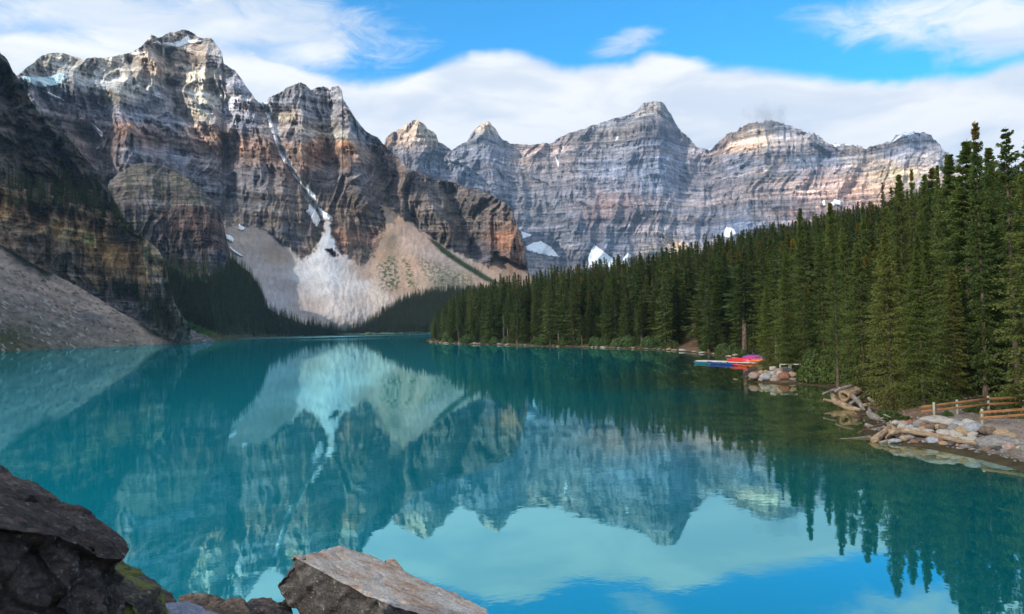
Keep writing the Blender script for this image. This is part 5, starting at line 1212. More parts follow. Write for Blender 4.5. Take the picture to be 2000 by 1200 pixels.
# small pile by the dock
rs = r_water(1510, 747)
sp5 = [(895, 430, 150, 88, 'pink', 0, 'large rounded pinkish stone at the left end of the small rock pile'), (1035, 445, 150, 84, 'blue', 1, 'large pale grey rounded stone low in the middle of the small rock pile'),
    (1280, 450, 145, 118, 'rust', 2, 'big reddish brown stone at the front right of the small rock pile'), (1165, 488, 132, 78, 'pink', 3, 'flat pinkish grey stone at the waterline of the small rock pile'), (1330, 375, 122, 78, 'dark', 8, 'dark grey stone on top of the small rock pile below the white railing'),
    (980, 388, 74, 52, 'tan', 4, 'small tan stone behind the large pinkish one'), (1042, 384, 62, 52, 'tan', 5, 'small tan stone near the top left of the small rock pile'), (1130, 340, 95, 62, 'pale', 9, 'pale blocky stone at the top of the small rock pile'), (1130, 402, 84, 60, 'pale', 6, 'whitish stone in the centre of the small rock pile'),
    (1222, 405, 94, 62, 'pale', 0, 'pale rounded stone above the big reddish one'), (1205, 362, 100, 48, 'pink', 1, 'pinkish stone in the upper middle of the small rock pile'), (975, 482, 68, 44, 'pink', 2, 'small stone at the water under the pale grey one'), (1388, 420, 112, 78, 'tan', 10, 'angular tan stone at the right of the small rock pile'),
    (1385, 478, 112, 54, 'grey', 11, 'flat grey stone at the lower right of the small rock pile'), (792, 442, 52, 40, 'dark', 7, 'small dark stone in the water left of the small rock pile'), (1155, 448, 78, 50, 'pale', 3, 'small pale stone wedged between the grey and reddish ones'), (1085, 395, 60, 50, 'pink', 4, 'small pink stone behind the pale grey one'),
    (1340, 512, 60, 30, 'brown', 5, 'small wet brown stone at the right foot of the small rock pile'), (1250, 345, 80, 44, 'brown', 6, 'brown stone at the back of the small rock pile'), (830, 470, 40, 26, 'brown', 3, 'tiny brown stone in the water beside the dark one'), (1425, 500, 70, 40, 'brown', 8, 'brown block beside the round shrub')]
for x, y, w_, h_, mk, v_, lab in sp5: stone(1340 + x * .15, 670 + y * .15, w_ * .15, h_ * .15, mk, lab, rs, .55, v_, group='stones of the small rock pile')
for x, y, w_, h_, mk, v_, lab in [(1345, 225, 130, 60, 'pink', 9, 'pinkish boulder heap top behind the white railing'), (1365, 262, 110, 46, 'brown', 8, 'lower brown boulder behind the white railing'), (1300, 262, 70, 34, 'pale', 2, 'small pale boulder behind the railing'), (640, 155, 70, 20, 'pink', 4, 'pinkish stone on the bank behind the canoes')]:
    stone(1340 + x * .15, 670 + y * .15, w_ * .15, h_ * .15, mk, lab, r_water(1545, 722), .3, v_)
# large pile by the fence
wl4 = [(1700, 862), (1740, 867), (1803, 871), (1867, 877), (1930, 888), (2000, 897), (2100, 930)]
sp4 = [(520, 515, 285, 92, 'pale', 8, 'large flat topped pale block under the first fence post'), (705, 552, 175, 92, 'pale', 9, 'pale angular block right of the flat topped one'), (855, 572, 160, 70, 'blue', 10, 'light slab in the upper middle of the large rock pile'), (962, 535, 132, 72, 'pale', 7, 'whitish stone with a dark side near the short front fence post'),
    (1020, 612, 195, 104, 'blue', 0, 'large bluish white boulder below the front fence post'), (1148, 636, 92, 82, 'brown', 1, 'brown grey stone right of the bluish white boulder'), (1228, 642, 92, 88, 'brown', 11, 'brown blocky stone at the edge of the gravel'), (1370, 677, 150, 82, 'tan', 2, 'tan stone half sunk in the gravel'), (1482, 712, 140, 66, 'tan', 3, 'dusty tan stone lying in the gravel at right'),
    (1300, 778, 370, 120, 'grey', 4, 'biggest long grey boulder at the right of the rock pile'), (1582, 797, 165, 92, 'grey', 5, 'rounded grey boulder at the right edge of the frame'), (1450, 846, 145, 92, 'pink', 9, 'white and rust stone beside the biggest long boulder'), (1612, 862, 95, 54, 'pale', 6, 'pale stone at the right frame edge near the water'),
    (885, 656, 145, 114, 'tan', 1, 'orange tan rounded boulder in the middle of the large rock pile'), (782, 622, 135, 94, 'grey', 0, 'grey rounded stone left of the orange tan boulder'), (802, 692, 155, 84, 'pale', 10, 'pale angular stone below the orange tan boulder'), (662, 672, 155, 72, 'pale', 2, 'pale stone just above the long log'), (652, 612, 105, 84, 'brown', 3, 'brown grey stone below the pale angular block'),
    (572, 600, 84, 66, 'tan', 8, 'small tan stone under the flat topped block'), (482, 602, 135, 74, 'brown', 9, 'brown grey block under the flat topped slab'), (345, 562, 115, 112, 'grey', 11, 'grey brown stone left of the flat topped block'), (412, 575, 76, 64, 'rust', 5, 'small rusty stone left of the flat topped block'), (240, 547, 88, 64, 'rust', 4, 'rusty stone near the left top of the large rock pile'),
    (152, 560, 112, 70, 'pink', 2, 'pinkish stone at the left top of the large rock pile'), (140, 595, 98, 64, 'pale', 0, 'pale round stone by the root end of the long log'), (236, 606, 92, 62, 'blue', 1, 'white and dark stone above the long log near its root'), (392, 622, 84, 54, 'tan', 6, 'small tan stone above the middle of the long log'), (312, 632, 94, 44, 'pale', 3, 'small pale stone touching the long log'),
    (462, 648, 114, 44, 'pale', 10, 'flat pale stone resting above the long log'), (1012, 700, 104, 72, 'pale', 9, 'beige stone below the bluish white boulder'), (992, 752, 134, 64, 'pale', 11, 'pale stone near the far end of the long log'), (900, 742, 104, 44, 'pale', 8, 'low pale stone behind the long log end'), (512, 776, 135, 94, 'blue', 10, 'grey and white stone under the long log'),
    (592, 770, 94, 54, 'rust', 2, 'rusty stone under the long log'), (652, 806, 104, 54, 'tan', 3, 'tan flat stone at the waterline under the long log'), (742, 800, 84, 54, 'dark', 4, 'dark stone at the waterline under the long log'), (232, 727, 114, 54, 'grey', 5, 'grey stone below the long log near the water'), (162, 736, 84, 54, 'tan', 6, 'tan stone below the thick stump log'),
    (52, 766, 134, 54, 'blue', 7, 'whitish stone at the water beside the thick log'), (916, 842, 104, 54, 'grey', 0, 'grey stone at the waterline past the log end'), (1172, 882, 124, 84, 'brown', 1, 'brown mottled stone in the shallow water edge'), (992, 882, 94, 34, 'pink', 2, 'small pinkish white stone in the water'), (60, 545, 84, 54, 'pale', 3, 'pale stone behind the root spike'),
    (1322, 872, 124, 64, 'dark', 8, 'dark low stone in front of the biggest long boulder'), (1552, 927, 144, 50, 'brown', 9, 'brown wet stone at the bottom right shoreline'), (1412, 898, 104, 44, 'grey', 10, 'grey wet stone at the shoreline below the white and rust one'), (442, 772, 84, 64, 'brown', 11, 'brown stone under the middle of the long log'), (280, 777, 84, 44, 'rust', 0, 'low rusty stone at the water below the log'), (1680, 880, 130, 90, 'grey', 2, 'grey boulder just outside the right edge'), (1240, 905, 100, 40, 'brown', 4, 'low brown stone in the shallows'), (1090, 850, 90, 46, 'dark', 5, 'dark wet stone left of the biggest boulder')]
for x, y, w_, h_, mk, v_, lab in sp4:
    px, py = 1740 + x * .1583, 740 + y * .1583
    stone(px, py, w_ * .1583, h_ * .1583, mk, lab, r_water(px, interp(px, wl4)), .38, v_, group='stones of the large rock pile')
for i in range(46):
    px = RNG.uniform(1728, 2010); wl = interp(px, wl4); py = wl - RNG.uniform(-2, 30) * (1 - .3 * (px > 1940)); w_ = RNG.uniform(5, 10)
    mk = RNG.choice(['grey', 'brown', 'pale', 'tan', 'rust', 'dark']); side = 'near the long log root' if px < 1780 else 'under the long log' if px < 1850 else 'past the long log' if px < 1930 else 'along the right shoreline'
    stone(px, py, w_, w_ * .65, mk, 'small %s stone low in the pile %s' % (cn[mk], side), r_water(px, wl), .30, group='small stones of the large rock pile', dz=-.05)
# stones strung along the wooded shore
for i in range(95):
    px = RNG.uniform(838, 1470); sy = interp(px, shore_px[2:15]); w_ = RNG.uniform(4, 11) * (1 + .5 * (px > 1300)); mk = RNG.choice(['tan', 'pink', 'pale', 'brown', 'grey'], p=[.25, .3, .15, .2, .1])
    side = 'at the wooded point' if px < 950 else 'on the left wooded shore' if px < 1120 else 'on the middle wooded shore' if px < 1280 else 'near the footpath' if px < 1400 else 'on the shore behind the canoes'
    stone(px, sy - RNG.uniform(-.3, 2.2), w_, w_ * .36, mk, '%s %s stone at the water %s' % ('wide' if w_ > 9 else 'small', cn[mk], side), r_water(px, sy), .12, group='stones along the wooded shore')

def wood_mat(name, stops, sc=1.0):
    m, t = new_mat(name); g = t.n('ShaderNodeTexCoord').outputs['UV']
    g = t.n('ShaderNodeAttribute', attribute_name='grain').outputs['Vector']
    a = t.noise(t.vmath('MULTIPLY', g, (14, 14, 1.1)), sc, 7, .65); b = t.noise(g, 2.0, 4, .6)
    v = t.math('ADD', t.math('MULTIPLY', a, .65), t.math('MULTIPLY', b, .35))
    return finish(m, t, t.ramp(v, stops), .85, a, .9, .03, .2)
M_DRIFT = wood_mat('driftwood', [(.32, srgb(58, 46, 38)), (.44, srgb(120, 98, 78)), (.54, srgb(162, 138, 112)), (.70, srgb(190, 172, 150))])
M_DRIFTG = wood_mat('grey_driftwood', [(.32, srgb(56, 50, 46)), (.46, srgb(110, 100, 92)), (.6, srgb(150, 141, 132)), (.72, srgb(184, 177, 168))])
M_DRIFTD = wood_mat('wet_driftwood', [(.32, srgb(38, 28, 22)), (.5, srgb(84, 62, 46)), (.7, srgb(140, 108, 82))])
M_RAIL = wood_mat('stained_rail', [(.3, srgb(100, 70, 44)), (.5, srgb(150, 106, 68)), (.7, srgb(176, 132, 90))])
M_POST = wood_mat('weathered_post', [(.3, srgb(104, 106, 92)), (.5, srgb(150, 152, 132)), (.7, srgb(180, 178, 158))])
M_WHITE = wood_mat('pale_boards', [(.3, srgb(150, 146, 134)), (.5, srgb(196, 190, 176)), (.7, srgb(220, 214, 202))])
def grain_attr(me, G):
    a_ = me.attributes.new('grain', 'FLOAT_VECTOR', 'POINT'); a_.data.foreach_set('vector', np.ascontiguousarray(G, np.float32).ravel())
def log_geo(path, rad, sides=12, seed=0, knob=.12, steps=26):
    path = np.asarray(path, float); rad = np.asarray(rad, float); t_ = np.linspace(0, len(path) - 1, steps)
    pc = np.stack([np.interp(t_, np.arange(len(path)), path[:, k]) for k in range(3)], -1)
    for _ in range(2): pc[1:-1] = .5 * pc[1:-1] + .25 * (pc[:-2] + pc[2:])
    rc_ = np.interp(t_, np.arange(len(rad)), rad)
    V, F = tube(pc, rc_, sides); G = np.zeros_like(V)
    seg = np.r_[0, np.cumsum(np.linalg.norm(np.diff(pc, axis=0), axis=1))]
    ctr = np.repeat(pc, sides, 0); nrm = V - ctr; rr0 = np.repeat(rc_, sides)
    G[:, :2] = nrm[:, :2] * 3 / np.maximum(rr0, .01)[:, None] * .3; G[:, 0] = np.tile(np.arange(sides) / sides, steps); G[:, 1] = nrm[:, 2]; G[:, 2] = np.repeat(seg, sides)
    n = fbm3(V / max(rad.max(), .03) * np.array([.5, .5, .5]), .8, 4, seed); gr = p2(np.tile(np.arange(sides), steps) * 1.9 + seed, np.repeat(seg, sides) * .6, seed)
    V = ctr + nrm * (1 + knob * n + .10 * gr)[:, None]
    ca = len(V); V = np.vstack([V, pc[:1], pc[-1:]]); G = np.vstack([G, [[0, 0, 0]], [[0, 0, seg[-1]]]])
    F = [tuple(f) for f in F]; 
    tri = [(ca, (k + 1) % sides, k, ca) for k in range(sides)] + [(ca + 1, (steps - 1) * sides + k, (steps - 1) * sides + (k + 1) % sides, ca + 1) for k in range(sides)]
    F3 = np.vstack([np.array(F)[:, [0, 1, 2]], np.array(F)[:, [0, 2, 3]], np.array(tri)[:, :3]])
    return V, F3, G
def px_path(pts, rs, slope, zoff=0.0):
    out = []
    rs_ = rs
    for q in pts:
        px, py = q[:2]; rs = rs_(px) if callable(rs_) else rs_; e_ = float(tanel(px, py)); r = (9 + slope * rs) / (slope - e_)
        if len(q) > 2: r += q[2]
        p = at_r(np.array([px]), np.array([py]), np.array([r]))[0]; p[2] += zoff; out.append(p)
    return np.array(out)
def log(pts, dia, mat, label, rs, slope=.25, branches=(), name='driftwood_log', cat='log', sides=12, knob=.12, steps=26):
    P = px_path(pts, rs, slope); r0 = np.hypot(P[:, 0], P[:, 1]); rad = np.interp(np.linspace(0, 1, len(P)), np.linspace(0, 1, len(dia)), dia) * r0 / FPX / 2
    o0 = P[0].copy(); parts = [log_geo(P - o0, rad, sides, int(abs(pts[0][0])), knob, steps)]
    V, F, G = parts[0]; me = mesh_np(name, V, F, mat, smooth=True); grain_attr(me, G)
    o = add_obj(name, me, label=label, cat=cat, group='driftwood at the right shore'); o.location = o0
    for bp_, bd in branches:
        Pb = px_path(bp_, rs, slope); rb_ = np.interp(np.linspace(0, 1, len(Pb)), np.linspace(0, 1, len(bd)), bd) * r0[0] / FPX / 2
        V, F, G = log_geo(Pb - o0, rb_, 8, int(bp_[0][0]) + 7, knob, 12); me = mesh_np('limb', V, F, mat, smooth=True); grain_attr(me, G); add_obj('limb', me, o)
    return o
ra = lambda px: r_water(px, float(interp(px, wl4))) - .55; rb_ = r_water(1660, 803)
log([(1736, 846), (1760, 841), (1790, 845), (1830, 852), (1870, 861), (1914, 868)], [13, 10, 9.5, 9, 8, 6], M_DRIFT, 'long peeled log lying across the front of the large rock pile', ra, .30, [([(1748, 842), (1742, 832), (1739, 823)], [9, 6, 4]), ([(1752, 842), (1760, 836), (1764, 830)], [6, 4, 2]), ([(1745, 846), (1734, 851), (1730, 856)], [7, 5, 3])], steps=40)
log([(1741, 834), (1727, 845), (1708, 861)], [12, 12, 15], M_DRIFT, 'thick stump log leaning down to the water with a broken end', ra, .22, [([(1708, 860), (1702, 856), (1697, 854)], [6, 4, 3]), ([(1712, 862), (1704, 866)], [5, 2])])
log([(1719, 866), (1735, 862), (1757, 861)], [7, 7, 5], M_DRIFTG, 'short pale grey log floating in front of the thick stump log', ra, .1)
log([(1639, 858), (1672, 856), (1702, 853)], [2, 3, 5], M_DRIFTG, 'thin bleached pole pointing left over the water', r_water(1700, 858), .1)
log([(1675, 846), (1700, 839), (1727, 831)], [3, 8, 9], M_DRIFTD, 'dark brown pointed log half in the water', r_water(1700, 846), .1)
log([(1704, 842), (1718, 839), (1731, 837)], [9, 9, 7], M_DRIFTG, 'flat grey log behind the thick stump log', r_water(1715, 846), .1)
log([(1626, 770), (1631, 784), (1654, 795), (1681, 803)], [8, 12, 11, 8], M_DRIFT, 'forked tan log at the water in the left driftwood tangle', rb_, .2, [([(1632, 785), (1620, 783), (1609, 780)], [6, 5, 3]), ([(1628, 775), (1625, 767)], [7, 4]), ([(1610, 781), (1606, 786)], [3, 1])])
log([(1638, 758), (1664, 773), (1679, 787), (1690, 806)], [5, 9, 9, 7], M_DRIFTG, 'curved pale grey log crossing the left driftwood tangle', rb_, .45, [([(1664, 773), (1668, 766), (1674, 763)], [5, 3, 2])])
log([(1607, 770), (1620, 765), (1632, 761)], [4, 5, 6], M_DRIFTG, 'small pointed grey log at the far left of the driftwood tangle', rb_, .3)
log([(1630, 765), (1645, 759), (1663, 753)], [5, 6, 5], M_DRIFTG, 'whitish branch lying at the top of the driftwood tangle', rb_, .6)
log([(1686, 792), (1702, 790), (1718, 791)], [6, 6, 5], M_DRIFT, 'straight tan log sticking out below the overhanging boughs', r_water(1700, 812), .3)
log([(1696, 806), (1706, 814), (1718, 820)], [9, 14, 10], M_DRIFTG, 'grey splintered stump right of the tangle', r_water(1706, 828), .3, [([(1700, 806), (1697, 799), (1699, 795)], [7, 5, 3]), ([(1718, 820), (1726, 818)], [8, 5])])
log([(1726, 810), (1741, 816)], [3, 2.5], M_DRIFTG, 'thin whitish stick under the overhanging boughs', r_water(1730, 832), .3)
log([(1663, 812), (1678, 814), (1694, 811)], [6, 8, 6], M_DRIFTD, 'dark soaked log below the tangle at the waterline', r_water(1680, 816), .05, [([(1672, 813), (1666, 808)], [5, 3])])
log([(1692, 830), (1704, 836), (1712, 840)], [7, 9, 5], M_DRIFTG, 'bleached knotty wood chunk left of the dark pointed log', r_water(1700, 842), .15)
log([(1559, 749), (1595, 751), (1632, 754)], [2.5, 3, 3.5], M_DRIFTD, 'thin orange brown log along the waterline left of the bare trunk', r_water(1600, 753), .05)
log([(1785, 869), (1850, 880), (1935, 893)], [1.5, 2.5, 2], M_DRIFTD, 'thin half sunken pole along the waterline of the large rock pile', r_water(1850, 882), .05, steps=30)
log([(1696, 778), (1703, 784), (1712, 786)], [5, 6, 4], M_DRIFTG, 'broken grey piece at the right of the tangle', rb_, .3)
log([(1660, 790), (1672, 782), (1680, 776)], [6, 5, 3], M_DRIFTG, 'knotty grey limb inside the tangle', rb_, .4, [([(1672, 782), (1668, 776)], [3, 2])])
# hollow log end facing the camera
P = px_path([(1648, 775), (1662, 768)], rb_, .45); P[1] += np.array([1.2, 1.2, .05]); ax_ = P[1] - P[0]; L_ = np.linalg.norm(ax_); ax_ /= L_
s1 = np.cross(ax_, [0, 0, 1.0]); s1 /= np.linalg.norm(s1); s2 = np.cross(s1, ax_); V = []; ns = 20; R_ = 10.5 * np.hypot(*P[0][:2]) / FPX
ring = [(0, 1.0), (.05, 1.03), (.5, .95), (1, .8)]; inner = [(0, .62), (.3, .5), (.55, .1)]
for u_, q_ in ring[::-1] + inner:
    for k in range(ns):
        a_ = k * 2 * math.pi / ns; rr1 = R_ * q_ * (1 + .14 * math.sin(3 * a_ + 1) + .08 * math.sin(7 * a_ + q_ * 3)); V.append(ax_ * L_ * u_ + s1 * math.cos(a_) * rr1 + s2 * math.sin(a_) * rr1)
F = [(i * ns + k, i * ns + (k + 1) % ns, (i + 1) * ns + (k + 1) % ns, (i + 1) * ns + k) for i in range(len(ring) + len(inner) - 1) for k in range(ns)]
me = mesh_np('hollow_log', V, F, M_DRIFT, smooth=True); grain_attr(me, np.array(V) * 1.0); o = add_obj('hollow_log', me, label='hollow tan log end facing the lake in the driftwood tangle', cat='log', group='driftwood at the right shore'); o.location = P[0]

def box_geo(c, ax, ay, az, hx, hy, hz, bev=.0):
    c = np.asarray(c, float); V = np.array([c + ax * sx * hx + ay * sy * hy + az * sz * hz for sz in (-1, 1) for sy in (-1, 1) for sx in (-1, 1)])
    G = np.array([(sx * hx, sy * hy, sz * hz) for sz in (-1, 1) for sy in (-1, 1) for sx in (-1, 1)])
    return V, np.array([(0, 2, 3, 1), (4, 5, 7, 6), (0, 1, 5, 4), (2, 6, 7, 3), (0, 4, 6, 2), (1, 3, 7, 5)]), G
def beam(name, a, b, w_, h_, mat, parent, org, **kw):
    a = np.asarray(a, float) - org; b = np.asarray(b, float) - org; d = b - a; L_ = np.linalg.norm(d); d /= L_
    up = np.array([0, 0, 1.0]) if abs(d[2]) < .9 else np.array([math.cos(.8), math.sin(.8), 0]); s_ = np.cross(d, up); s_ /= np.linalg.norm(s_); u_ = np.cross(s_, d)
    V, F, G = box_geo((a + b) / 2, s_, u_, d, w_ / 2, h_ / 2, L_ / 2)
    me = mesh_np(name, V, F, mat); grain_attr(me, G[:, [0, 1, 2]] + RNG.uniform(0, 9)); o = add_obj(name, me, parent, **kw)
    bv = o.modifiers.new('edge', 'BEVEL'); bv.width = min(w_, h_) * .12; bv.segments = 1
    return o
def fence(posts, rails, label):
    base = [ground_hit(x, yb) for x, yb, yt_ in posts]; org = base[0].copy(); f_ = empty('wooden_fence', tuple(org), label=label, cat='fence', group='two rail wooden fences by the path')
    rr1 = [math.hypot(p[0], p[1]) for p in base]
    for (x, yb, yt_), p, r in zip(posts, base, rr1):
        q = at_r(np.array([x]), np.array([yt_]), np.array([r]))[0]; beam('post', (p[0], p[1], p[2] - .3), (p[0], p[1], q[2]), .17, .17, M_POST, f_, org)
    xs = [q[0] for q in posts]
    for rl in rails:
        for (xa, ya), (xb, yb2) in zip(rl[:-1], rl[1:]):
            pa = at_r(np.array([xa]), np.array([ya]), np.array([np.interp(xa, xs, rr1) - .13]))[0]; pb = at_r(np.array([xb]), np.array([yb2]), np.array([np.interp(xb, xs, rr1) - .13]))[0]
            beam('rail', pa, pb, .05, .17, M_RAIL, f_, org)
fence([(1825, 815, 786), (1870, 811, 781), (1931, 803, 773.5), (1999, 798, 772), (2075, 796, 770)], [[(1799, 795.5), (1869, 786.5)], [(1869.6, 786.4), (1931, 779)], [(1931.6, 779), (1999, 777)], [(1999.6, 777), (2078, 776)], [(1799, 804.5), (1869, 796.5)], [(1869.6, 796.4), (1931, 790)], [(1931.6, 789.9), (1999, 786.5)], [(1999.6, 786.4), (2078, 785)]], 'long two rail stained wooden fence at the back of the gravel path')
fence([(1919, 831, 799), (2010, 832, 796), (2110, 838, 795)], [[(1913, 806), (2010, 799)], [(2010.6, 799), (2115, 797)], [(1913, 817), (2010, 810)], [(2010.6, 810), (2115, 808)]], 'short front wooden fence whose grey post stands by the rock pile')

# ---- dock and canoes
def paint(name, c, rough=.35):
    m, t = new_mat(name); g = t.n('ShaderNodeTexCoord').outputs['Object']; a = t.noise(g, 3, 6, .7)
    return finish(m, t, t.mix(t.step(a, .55, .75, 0, .35), c, tuple(x * .55 + .03 for x in c)), rough, None, spec=.5)
PC = dict(red=paint('red_hull', srgb(205, 34, 30)), magenta=paint('magenta_hull', srgb(180, 40, 110)), purple=paint('purple_hull', srgb(104, 66, 160)), blue=paint('blue_hull', srgb(16, 62, 150)), orange=paint('orange_hull', srgb(214, 100, 26)), yellow=paint('yellow_hull', srgb(214, 148, 36)), teal=paint('teal_hull', srgb(20, 110, 130)), trim=paint('gunwale_trim', srgb(60, 50, 46), .6))
def canoe_shape(L_=5.0, B_=.92, D_=.40, n=17, k=9):
    O, I = [], []
    for i in range(n):
        u = -1 + 2 * i / (n - 1); hw = B_ / 2 * (1 - abs(u) ** 2.4) ** .8 + .012; sheer = .20 * abs(u) ** 3; keel = .30 * abs(u) ** 3.2
        for lst, th_ in ((O, 0), (I, .03)):
            row = []
            for j in range(k):
                a_ = -1 + 2 * j / (k - 1); sgn = 1 if a_ > 0 else -1; yy = sgn * (hw - th_ * .6) * (abs(a_) ** .55) if abs(a_) > 0 else 0
                zz = keel + th_ + (D_ + sheer - keel - th_) * abs(a_) ** 2.6
                if abs(a_) == 1: zz = D_ + sheer
                row.append((u * L_ / 2 * (1 - .0 * th_), yy, zz))
            lst.append(row)
    V = np.array(O + I).reshape(-1, 3); F = []
    for i in range(n - 1):
        for j in range(k - 1):
            a_ = i * k + j; F.append((a_, a_ + 1, a_ + k + 1, a_ + k)); b2 = n * k + a_; F.append((b2, b2 + k, b2 + k + 1, b2 + 1))
        for j in (0, k - 1):
            a_ = i * k + j; b2 = n * k + a_; F.append((a_, a_ + k, b2 + k, b2))
    for i in (0, n - 1):
        for j in range(k - 1): a_ = i * k + j; b2 = n * k + a_; F.append((a_, a_ + 1, b2 + 1, b2))
    edges = [[O[i][0] for i in range(n)], [O[i][k - 1] for i in range(n)]]
    return V, np.array(F), edges
CV, CF, CE = canoe_shape()
def canoe(px, py, color, label, rz, r=None, z=None, flip=False, tilt=0.0, L_=1.0):
    if r is None: r = r_water(px, py)
    p = at_r(np.array([px]), np.array([py]), np.array([r]))[0]
    if z is not None: p[2] = z
    e_ = empty('canoe', tuple(p), label=label, cat='canoe', group='rental canoes at the dock')
    add_obj('hull', mesh_np('hull', CV, CF, PC[color], smooth=True), e_)
    for ed in CE:
        V, F = tube(np.array(ed), .022, 5); add_obj('gunwale', mesh_np('gunwale', V, F, PC['trim']), e_)
    for xx in (-1.5, 1.4):
        V, F, G = box_geo((xx, 0, .30), np.array([1., 0, 0]), np.array([0, 1., 0]), np.array([0, 0, 1.]), .14, .36, .015); add_obj('seat', mesh_np('seat', V, F, PC['trim']), e_)
    V, F, G = box_geo((0, 0, .385), np.array([1., 0, 0]), np.array([0, 1., 0]), np.array([0, 0, 1.]), .03, .44, .015); add_obj('thwart', mesh_np('thwart', V, F, PC['trim']), e_)
    e_.rotation_euler = (math.pi + tilt if flip else tilt, 0, rz); e_.scale = (L_, L_, L_ * (1.45 if flip else 1.1))
    return e_
da = at_z(1358, 707.5, .0); db = at_z(1492, 712.5, .0); dorg = da.copy(); dv = (db - da); dL = np.linalg.norm(dv); dv /= dL; dn2 = np.array([-dv[1], dv[0], 0])
if dn2[1] < 0: dn2 = -dn2
dk_ = empty('floating_dock', tuple(dorg), label='long low white edged dock floating in front of the forest', cat='dock')
for i in range(5):
    c = dv * (dL * (i + .5) / 5) + dn2 * 1.3; V, F, G = box_geo((0, 0, 0), dv, dn2, np.array([0, 0, 1.]), dL / 10 - .06, 1.15, .16); V = V + c + np.array([0, 0, .04]); add_obj('float', mesh_np('float', V, F, PC['teal']), dk_)
npl = 60
for i in range(npl):
    c = dv * (dL * (i + .5) / npl) + dn2 * 1.3 + np.array([0, 0, .30]); V, F, G = box_geo((0, 0, 0), dv, dn2, np.array([0, 0, 1.]), dL / npl / 2 - .008, 1.25, .025); me = mesh_np('plank', V, F, M_WHITE); grain_attr(me, G[:, [0, 2, 1]] + i * 1.7); o = add_obj('plank', me, dk_); o.location = c
for s_ in (0, 1):
    c0 = dn2 * (.02 + 2.56 * s_) + np.array([0, 0, .24]); beam('edge_board', dorg + c0, dorg + c0 + dv * dL, .05, .20, M_WHITE, dk_, dorg)
drz = math.atan2(dv[1], dv[0])
def on_dock(f, s_, z): return dorg + dv * dL * f + dn2 * s_ + np.array([0, 0, z])
for f, s_, z, cl, lab, rz, L_ in [(.63, .55, 1.12, 'red', 'upturned bright red canoe lying on the dock in front of the others', .06, 1.12), (.80, 1.35, 1.50, 'magenta', 'upturned magenta canoe leaning on the stack behind the red one', .12, 1.05), (.77, 2.1, 1.72, 'purple', 'upturned purple canoe at the back of the stack on the dock', .05, 1.05), (.90, .6, 1.0, 'orange', 'upturned orange canoe at the right end of the stack', .25, .8)]:
    p = on_dock(f, s_, z); pp = project(p); c = canoe(pp[0], pp[1], cl, lab, drz + rz, r=math.hypot(p[0], p[1]), z=p[2], flip=True, tilt=.08, L_=L_)
for x_, dz_ in ((.45, 0), (.72, 0), (.95, 0)):
    beam('canoe_rack', on_dock(x_, .15, .33), on_dock(x_, 2.45, .33 + .12), .12, .14, M_WHITE, None, np.zeros(3), label='low cross beam under the upturned canoes, %s of three' % {.45: 'leftmost', .72: 'middle', .95: 'rightmost'}[x_], cat='rack')
for px, py, cl, lab, rz, L_ in [(1402, 712.5, 'blue', 'blue canoe floating against the left half of the dock', .03, 1.0), (1424, 713.5, 'blue', 'second blue canoe floating just right of the first', .0, .9), (1452, 715, 'red', 'red canoe floating nose first below the stack', .5, .8), (1468, 716, 'orange', 'orange canoe floating at the right end of the dock', .9, .75), (1480, 717, 'yellow', 'yellow orange canoe floating beside the orange one', 1.0, .7), (1372, 711, 'teal', 'dark teal canoe moored at the left end of the dock', .02, .9)]:
    canoe(px, py, cl, lab, drz + rz, z=-.06, L_=L_)
for px, py, cl, lab, rz in [(1516, 711, 'orange', 'orange canoe pulled up on the bank left of the white railing', .9), (1524, 708, 'blue', 'blue canoe pulled up on the bank behind the white railing', .1)]:
    canoe(px, py, cl, lab, rz, r=128, z=1.0)
# pale railing above the small rock pile
hr = empty('railing', tuple(ground_hit(1524, 727)), label='pale wooden railing of two open frames behind the small rock pile', cat='railing'); o_ = np.array(hr.location); rH = math.hypot(o_[0], o_[1]) - 1.5
q = lambda x, y, dr=0: at_r(np.array([x]), np.array([y]), np.array([rH + dr]))[0]
for x in (1524, 1541.5, 1545, 1566): beam('post', q(x, 725), q(x, 712.5), .16, .16, M_WHITE, hr, o_)
beam('rail', q(1522.5, 712), q(1543, 712), .14, .16, M_WHITE, hr, o_); beam('rail', q(1544, 712), q(1567.5, 712), .14, .16, M_WHITE, hr, o_)
beam('rail', q(1524, 718, .1), q(1541, 718, .1), .08, .1, M_WHITE, hr, o_)

# ---- shrubs
def bush_mesh(seed, n=2600, leaf=.11):
    rg = np.random.default_rng(seed); d = rg.normal(size=(n, 3)); d /= np.linalg.norm(d, axis=1)[:, None]; d[:, 2] = np.abs(d[:, 2]) * 1.0
    rad = (.55 + .45 * rg.uniform(size=n) ** .5) * (1 + .30 * fbm3(d, 1.7, 3, seed)); P = d * rad[:, None]
    a = rg.normal(size=(n, 3)); a /= np.linalg.norm(a, axis=1)[:, None]; b = np.cross(a, rg.normal(size=(n, 3))); b /= np.linalg.norm(b, axis=1)[:, None]
    s_ = leaf * rg.uniform(.6, 1.4, n)[:, None]
    q = np.stack([P - a * s_, P - b * s_ * .5, P + a * s_, P + b * s_ * .5], 1); C = np.repeat(rg.uniform(.7, 1.3, n), 4)[:, None] * np.ones((1, 3))
    return q.reshape(-1, 3), np.arange(4 * n).reshape(-1, 4), C
BM = [bush_mesh(500 + i) for i in range(4)]; BML = {}
